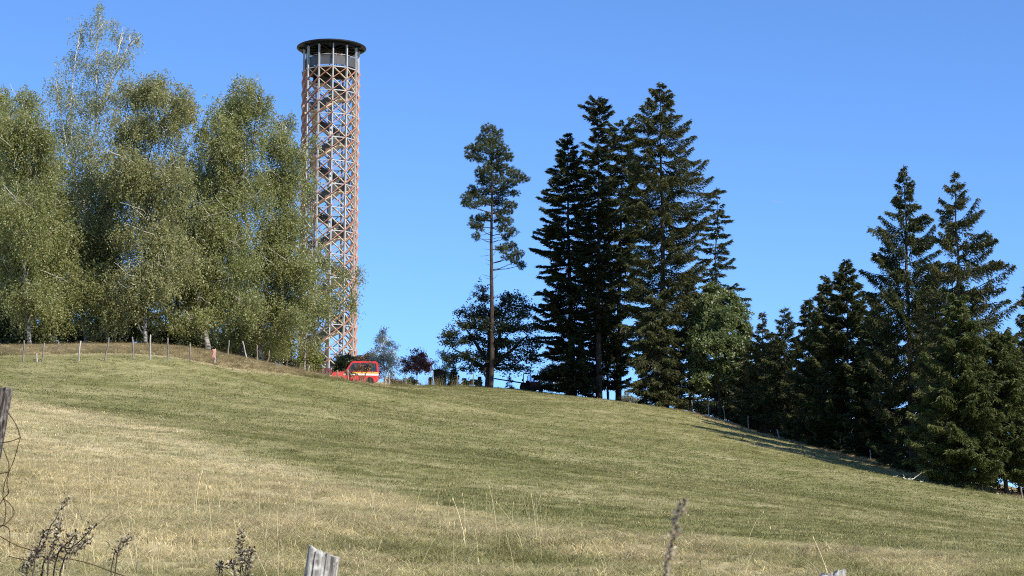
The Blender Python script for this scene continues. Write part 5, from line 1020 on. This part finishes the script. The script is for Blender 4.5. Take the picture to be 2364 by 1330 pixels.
wire(W2([(22,455),(45,520),(60,560),(60,620),(48,700),(60,760),(25,800),(0,840)])); wire(W2([(60,620),(30,700),(20,790),(40,850),(30,960),(0,1000)])); wire(W2([(20,798),(60,830),(95,885),(80,930),(30,985)]))
wire(W2([(-40,1000),(20,985),(60,1010),(68,1060),(65,1130)])); wire(W2([(-40,1045),(0,1060),(100,1115),(210,1152),(250,1150),(310,1110)])); wire(W2([(60,1195),(130,1212),(190,1225)])); wire(W2([(400,1205),(520,1222),(640,1255),(760,1300),(850,1330)]))
def weed(name, label, D, stems, rad=.0035, seed=.011, step=.012, grp=None, jit=.009, pale=.4):
    b0 = ground(stems[0][0][0], D); root = empty(name, b0, label, 'weed', grp); wood = Wood(); lv = Leaves()
    for st in stems:
        P = [at(x, y, D + random.uniform(-.012, .012) * D) for x, y in st]; P[0][2] = float(zt(P[0][0], P[0][1])) - .02
        c = wood.curve(P, rad, rad * .4, 5, 8, .002); L_ = np.linalg.norm(np.diff(c, axis=0), axis=1).sum(); vis = c[c[:, 2] > at(0, 1345, D)[2]]
        if len(vis) < 2: continue
        n = int(L_ / step * 1.7); k = rng.integers(0, len(vis) - 1, n); f = rng.uniform(size=(n, 1)); p_ = vis[k] * (1 - f) + vis[k + 1] * f
        j = rng.normal(0, 1, (n, 3)) * jit * (.5 + rng.uniform(0, 1, (n, 1)))
        lv.kites(p_ + j * (np.sin(f * 3) * .5 + .5), norm(j + 1e-6) + rng.normal(0, .4, (n, 3)) + [0, 0, .4], seed * rng.uniform(.6, 1.6, n), seed * .7 * rng.uniform(.6, 1.4, n), np.where(rng.uniform(size=n) < pale, .92, .28) + rng.normal(0, .12, n))
    wood.build('stem', MT['dark_bark'], root, b0); lv.build('seed_heads', MT['weed'], root, b0)
weed('dead_weed', 'bushy dead brown weed at the bottom left corner', 9.0, [[(62,1420),(75,1330),(100,1260),(118,1215),(155,1152)],[(70,1420),(95,1330),(120,1290),(160,1250),(172,1236)],[(85,1420),(110,1320),(130,1240),(142,1200)],[(55,1420),(60,1330),(85,1280),(100,1225)],[(90,1420),(125,1310),(170,1262),(222,1212)],[(60,1420),(50,1340),(70,1300),(88,1270)],[(95,1420),(140,1320),(175,1275),(205,1245)]], rad=.0045, seed=.013)
weed('dead_weed', 'thin leaning dead stalk right of the bushy dead weed', 10.0, [[(240,1420),(258,1312),(276,1270),(300,1238)],[(250,1420),(268,1295),(290,1250)]], seed=.011)
weed('dead_weed', 'dark dead weed between the bushy weed and the pale split post', 11.0, [[(552,1420),(556,1330),(555,1270),(558,1225)],[(570,1420),(575,1330),(580,1268)],[(545,1420),(540,1330),(535,1305)],[(565,1420),(568,1330),(562,1290)],[(500,1420),(505,1330),(512,1310)]], seed=.016)
weed('seed_stalk', 'blurred tall seed stalk close to the camera at the bottom', 2.2, [[(1490,3600),(1500,3000),(1506,2400),(1512,1900),(1520,1600),(1530,1400),(1542,1300),(1560,1225),(1583,1160)]], rad=.0014, seed=.0042, step=.009, jit=.0015, pale=.75)
